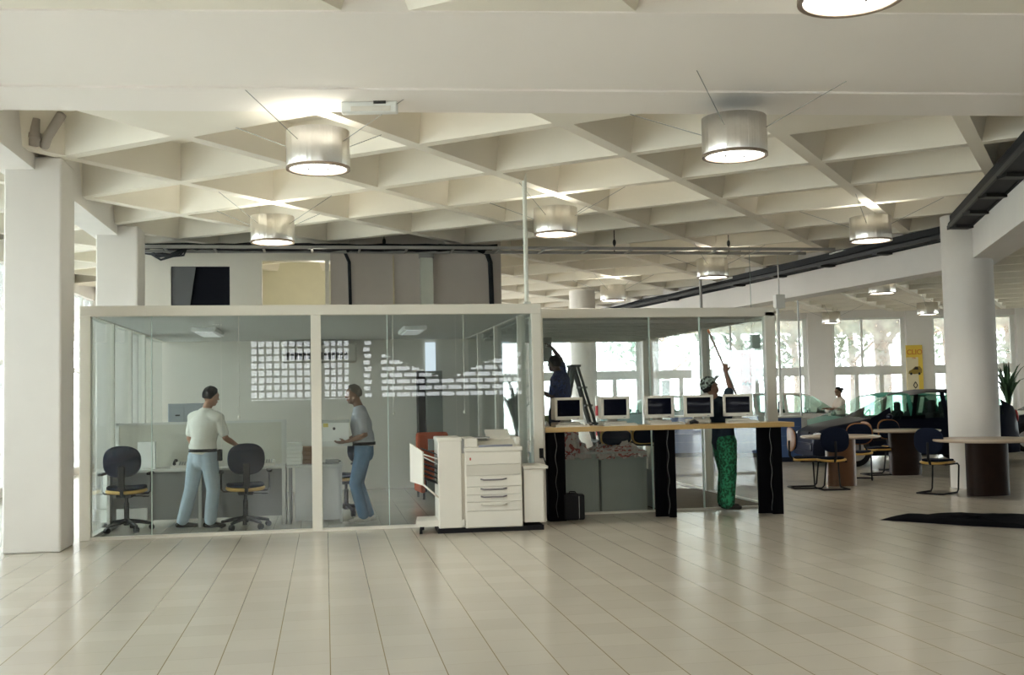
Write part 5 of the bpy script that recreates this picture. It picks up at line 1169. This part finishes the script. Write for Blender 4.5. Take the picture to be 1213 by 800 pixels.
p = atD(1036, 30.0); p += FH * .9; car('white estate car left of the dark haired person, nose to the right', (p.x, p.y, 0), hz + PI, paint('white_paint', (.72, .70, .66)), 4.3, 1.46, 1.70, .90, .95, 1.6, 3.95, 4.2, 1.05, 2.35, 3.2)
p = atD(1178, 25.0); p += FH * .85; car('dark car at the right edge beyond the round column', (p.x, p.y, 0), hz - .1, paint('dark_grey_paint', (.02, .025, .035)), 4.1, 1.42, 1.70, .92, 1.2, 1.9, 3.5, 3.9, 1.0, 2.5, 3.2)
p = atD(704, 33.5); p += FH * .9; car('pale teal car far behind, seen above the second monitor', (p.x, p.y, 0), hz + .02, paint('pale_teal_paint', (.30, .42, .42)), 4.1, 1.44, 1.70, .92, 1.0, 1.7, 3.5, 3.9, 1.0, 2.4, 3.2)

# ------------------------------------------------------------------ outside
BARK = mat('bark', (.50, .36, .32), .9, noise=.3, scale=6)
def leafmat(name, c): return mat(name, c, .8, noise=.4, scale=3)
def tree(label, p, h, r, tr, leafm, seed, n=900):
    t = thing('tree', label, 'tree', (p.x, p.y, -.16), 0, 'trees outside the far windows'); rnd = random.Random(seed)
    m_ = MB(); m_.tube([(0, 0, 0), (.1, .05, h * .3), (-.05, .1, h * .6), (0, 0, h * .92)], [tr, tr * .8, tr * .6, tr * .2], 10)
    for k in range(6): a = k * 1.1; z = h * (.35 + .08 * k); m_.tube([(0, .05, z), (math.cos(a) * r * .4, math.sin(a) * r * .4, z + h * .12), (math.cos(a) * r * .75, math.sin(a) * r * .75, z + h * .18)], [tr * .4, tr * .25, tr * .08], 6)
    obj('trunk', m_, BARK, t)
    m_ = MB(); cl = [V(rnd.uniform(-1, 1) * r * .75, rnd.uniform(-1, 1) * r * .75, h * rnd.uniform(.38, .95)) for _ in range(16)]
    for k in range(n):
        c = rnd.choice(cl); d = V(rnd.gauss(0, 1), rnd.gauss(0, 1), rnd.gauss(0, .7)) * r * .20; q = c + d; a = V(rnd.uniform(-1, 1), rnd.uniform(-1, 1), rnd.uniform(-1, 1)).normalized(); b = a.cross(V(.3, .5, .8)).normalized(); s = rnd.uniform(.10, .24)
        m_.add([q - a * s, q + b * s * .5, q + a * s, q - b * s * .5], [(0, 1, 2, 3)])
    obj('foliage', m_, leafm, t)
specs = [(1047, 43, 9, 2.2, .38, (.12, .22, .08), 'tree with the thick reddish trunk outside the far window'), (1012, 47, 8, 2.6, .2, (.06, .13, .09), 'dark bushy tree left of the thick trunk'), (1085, 50, 9, 2.8, .22, (.08, .15, .10), 'tree outside right of the thick trunk, behind the poster pier'), (945, 48, 7, 2.6, .2, (.10, .18, .14), 'tree outside above the white car'), (880, 50, 7, 2.6, .2, (.10, .18, .15), 'tree outside behind the raised pole'), (1125, 46, 8, 2.4, .2, (.09, .17, .11), 'tree outside left of the round column'), (1200, 45, 8, 2.6, .2, (.08, .16, .10), 'tree outside at the right edge'), (790, 52, 7, 2.8, .2, (.12, .2, .16), 'tree outside right of the meeting room corner post')]
for i, (px, D, h, r, tr, c, lab) in enumerate(specs): tree(lab, atD(px, D), h, r, tr, leafmat('leaves_%d' % i, tuple(min(1, v * 1.2) for v in c)), 20 + i, 700)

# daylight through the window walls
pp = FH * (FD + .6) + RH * 7; skylight('daylight_far', (pp.x, pp.y, 2.2), (30, 3.8), -FH, 900 * DAY)
skylight('daylight_left', (-5.9, 9, 2.2), (36, 3.6), (1, 0, 0), 900 * DAY)
skylight('daylight_front', (2.0, WB - .5, 2.5), (13, 1.9), (0, 1, 0), 500 * DAY)

skylight('daylight_right', (26.3, 22, 2.25), (23, 3.4), (-1, 0, 0), 500 * DAY)
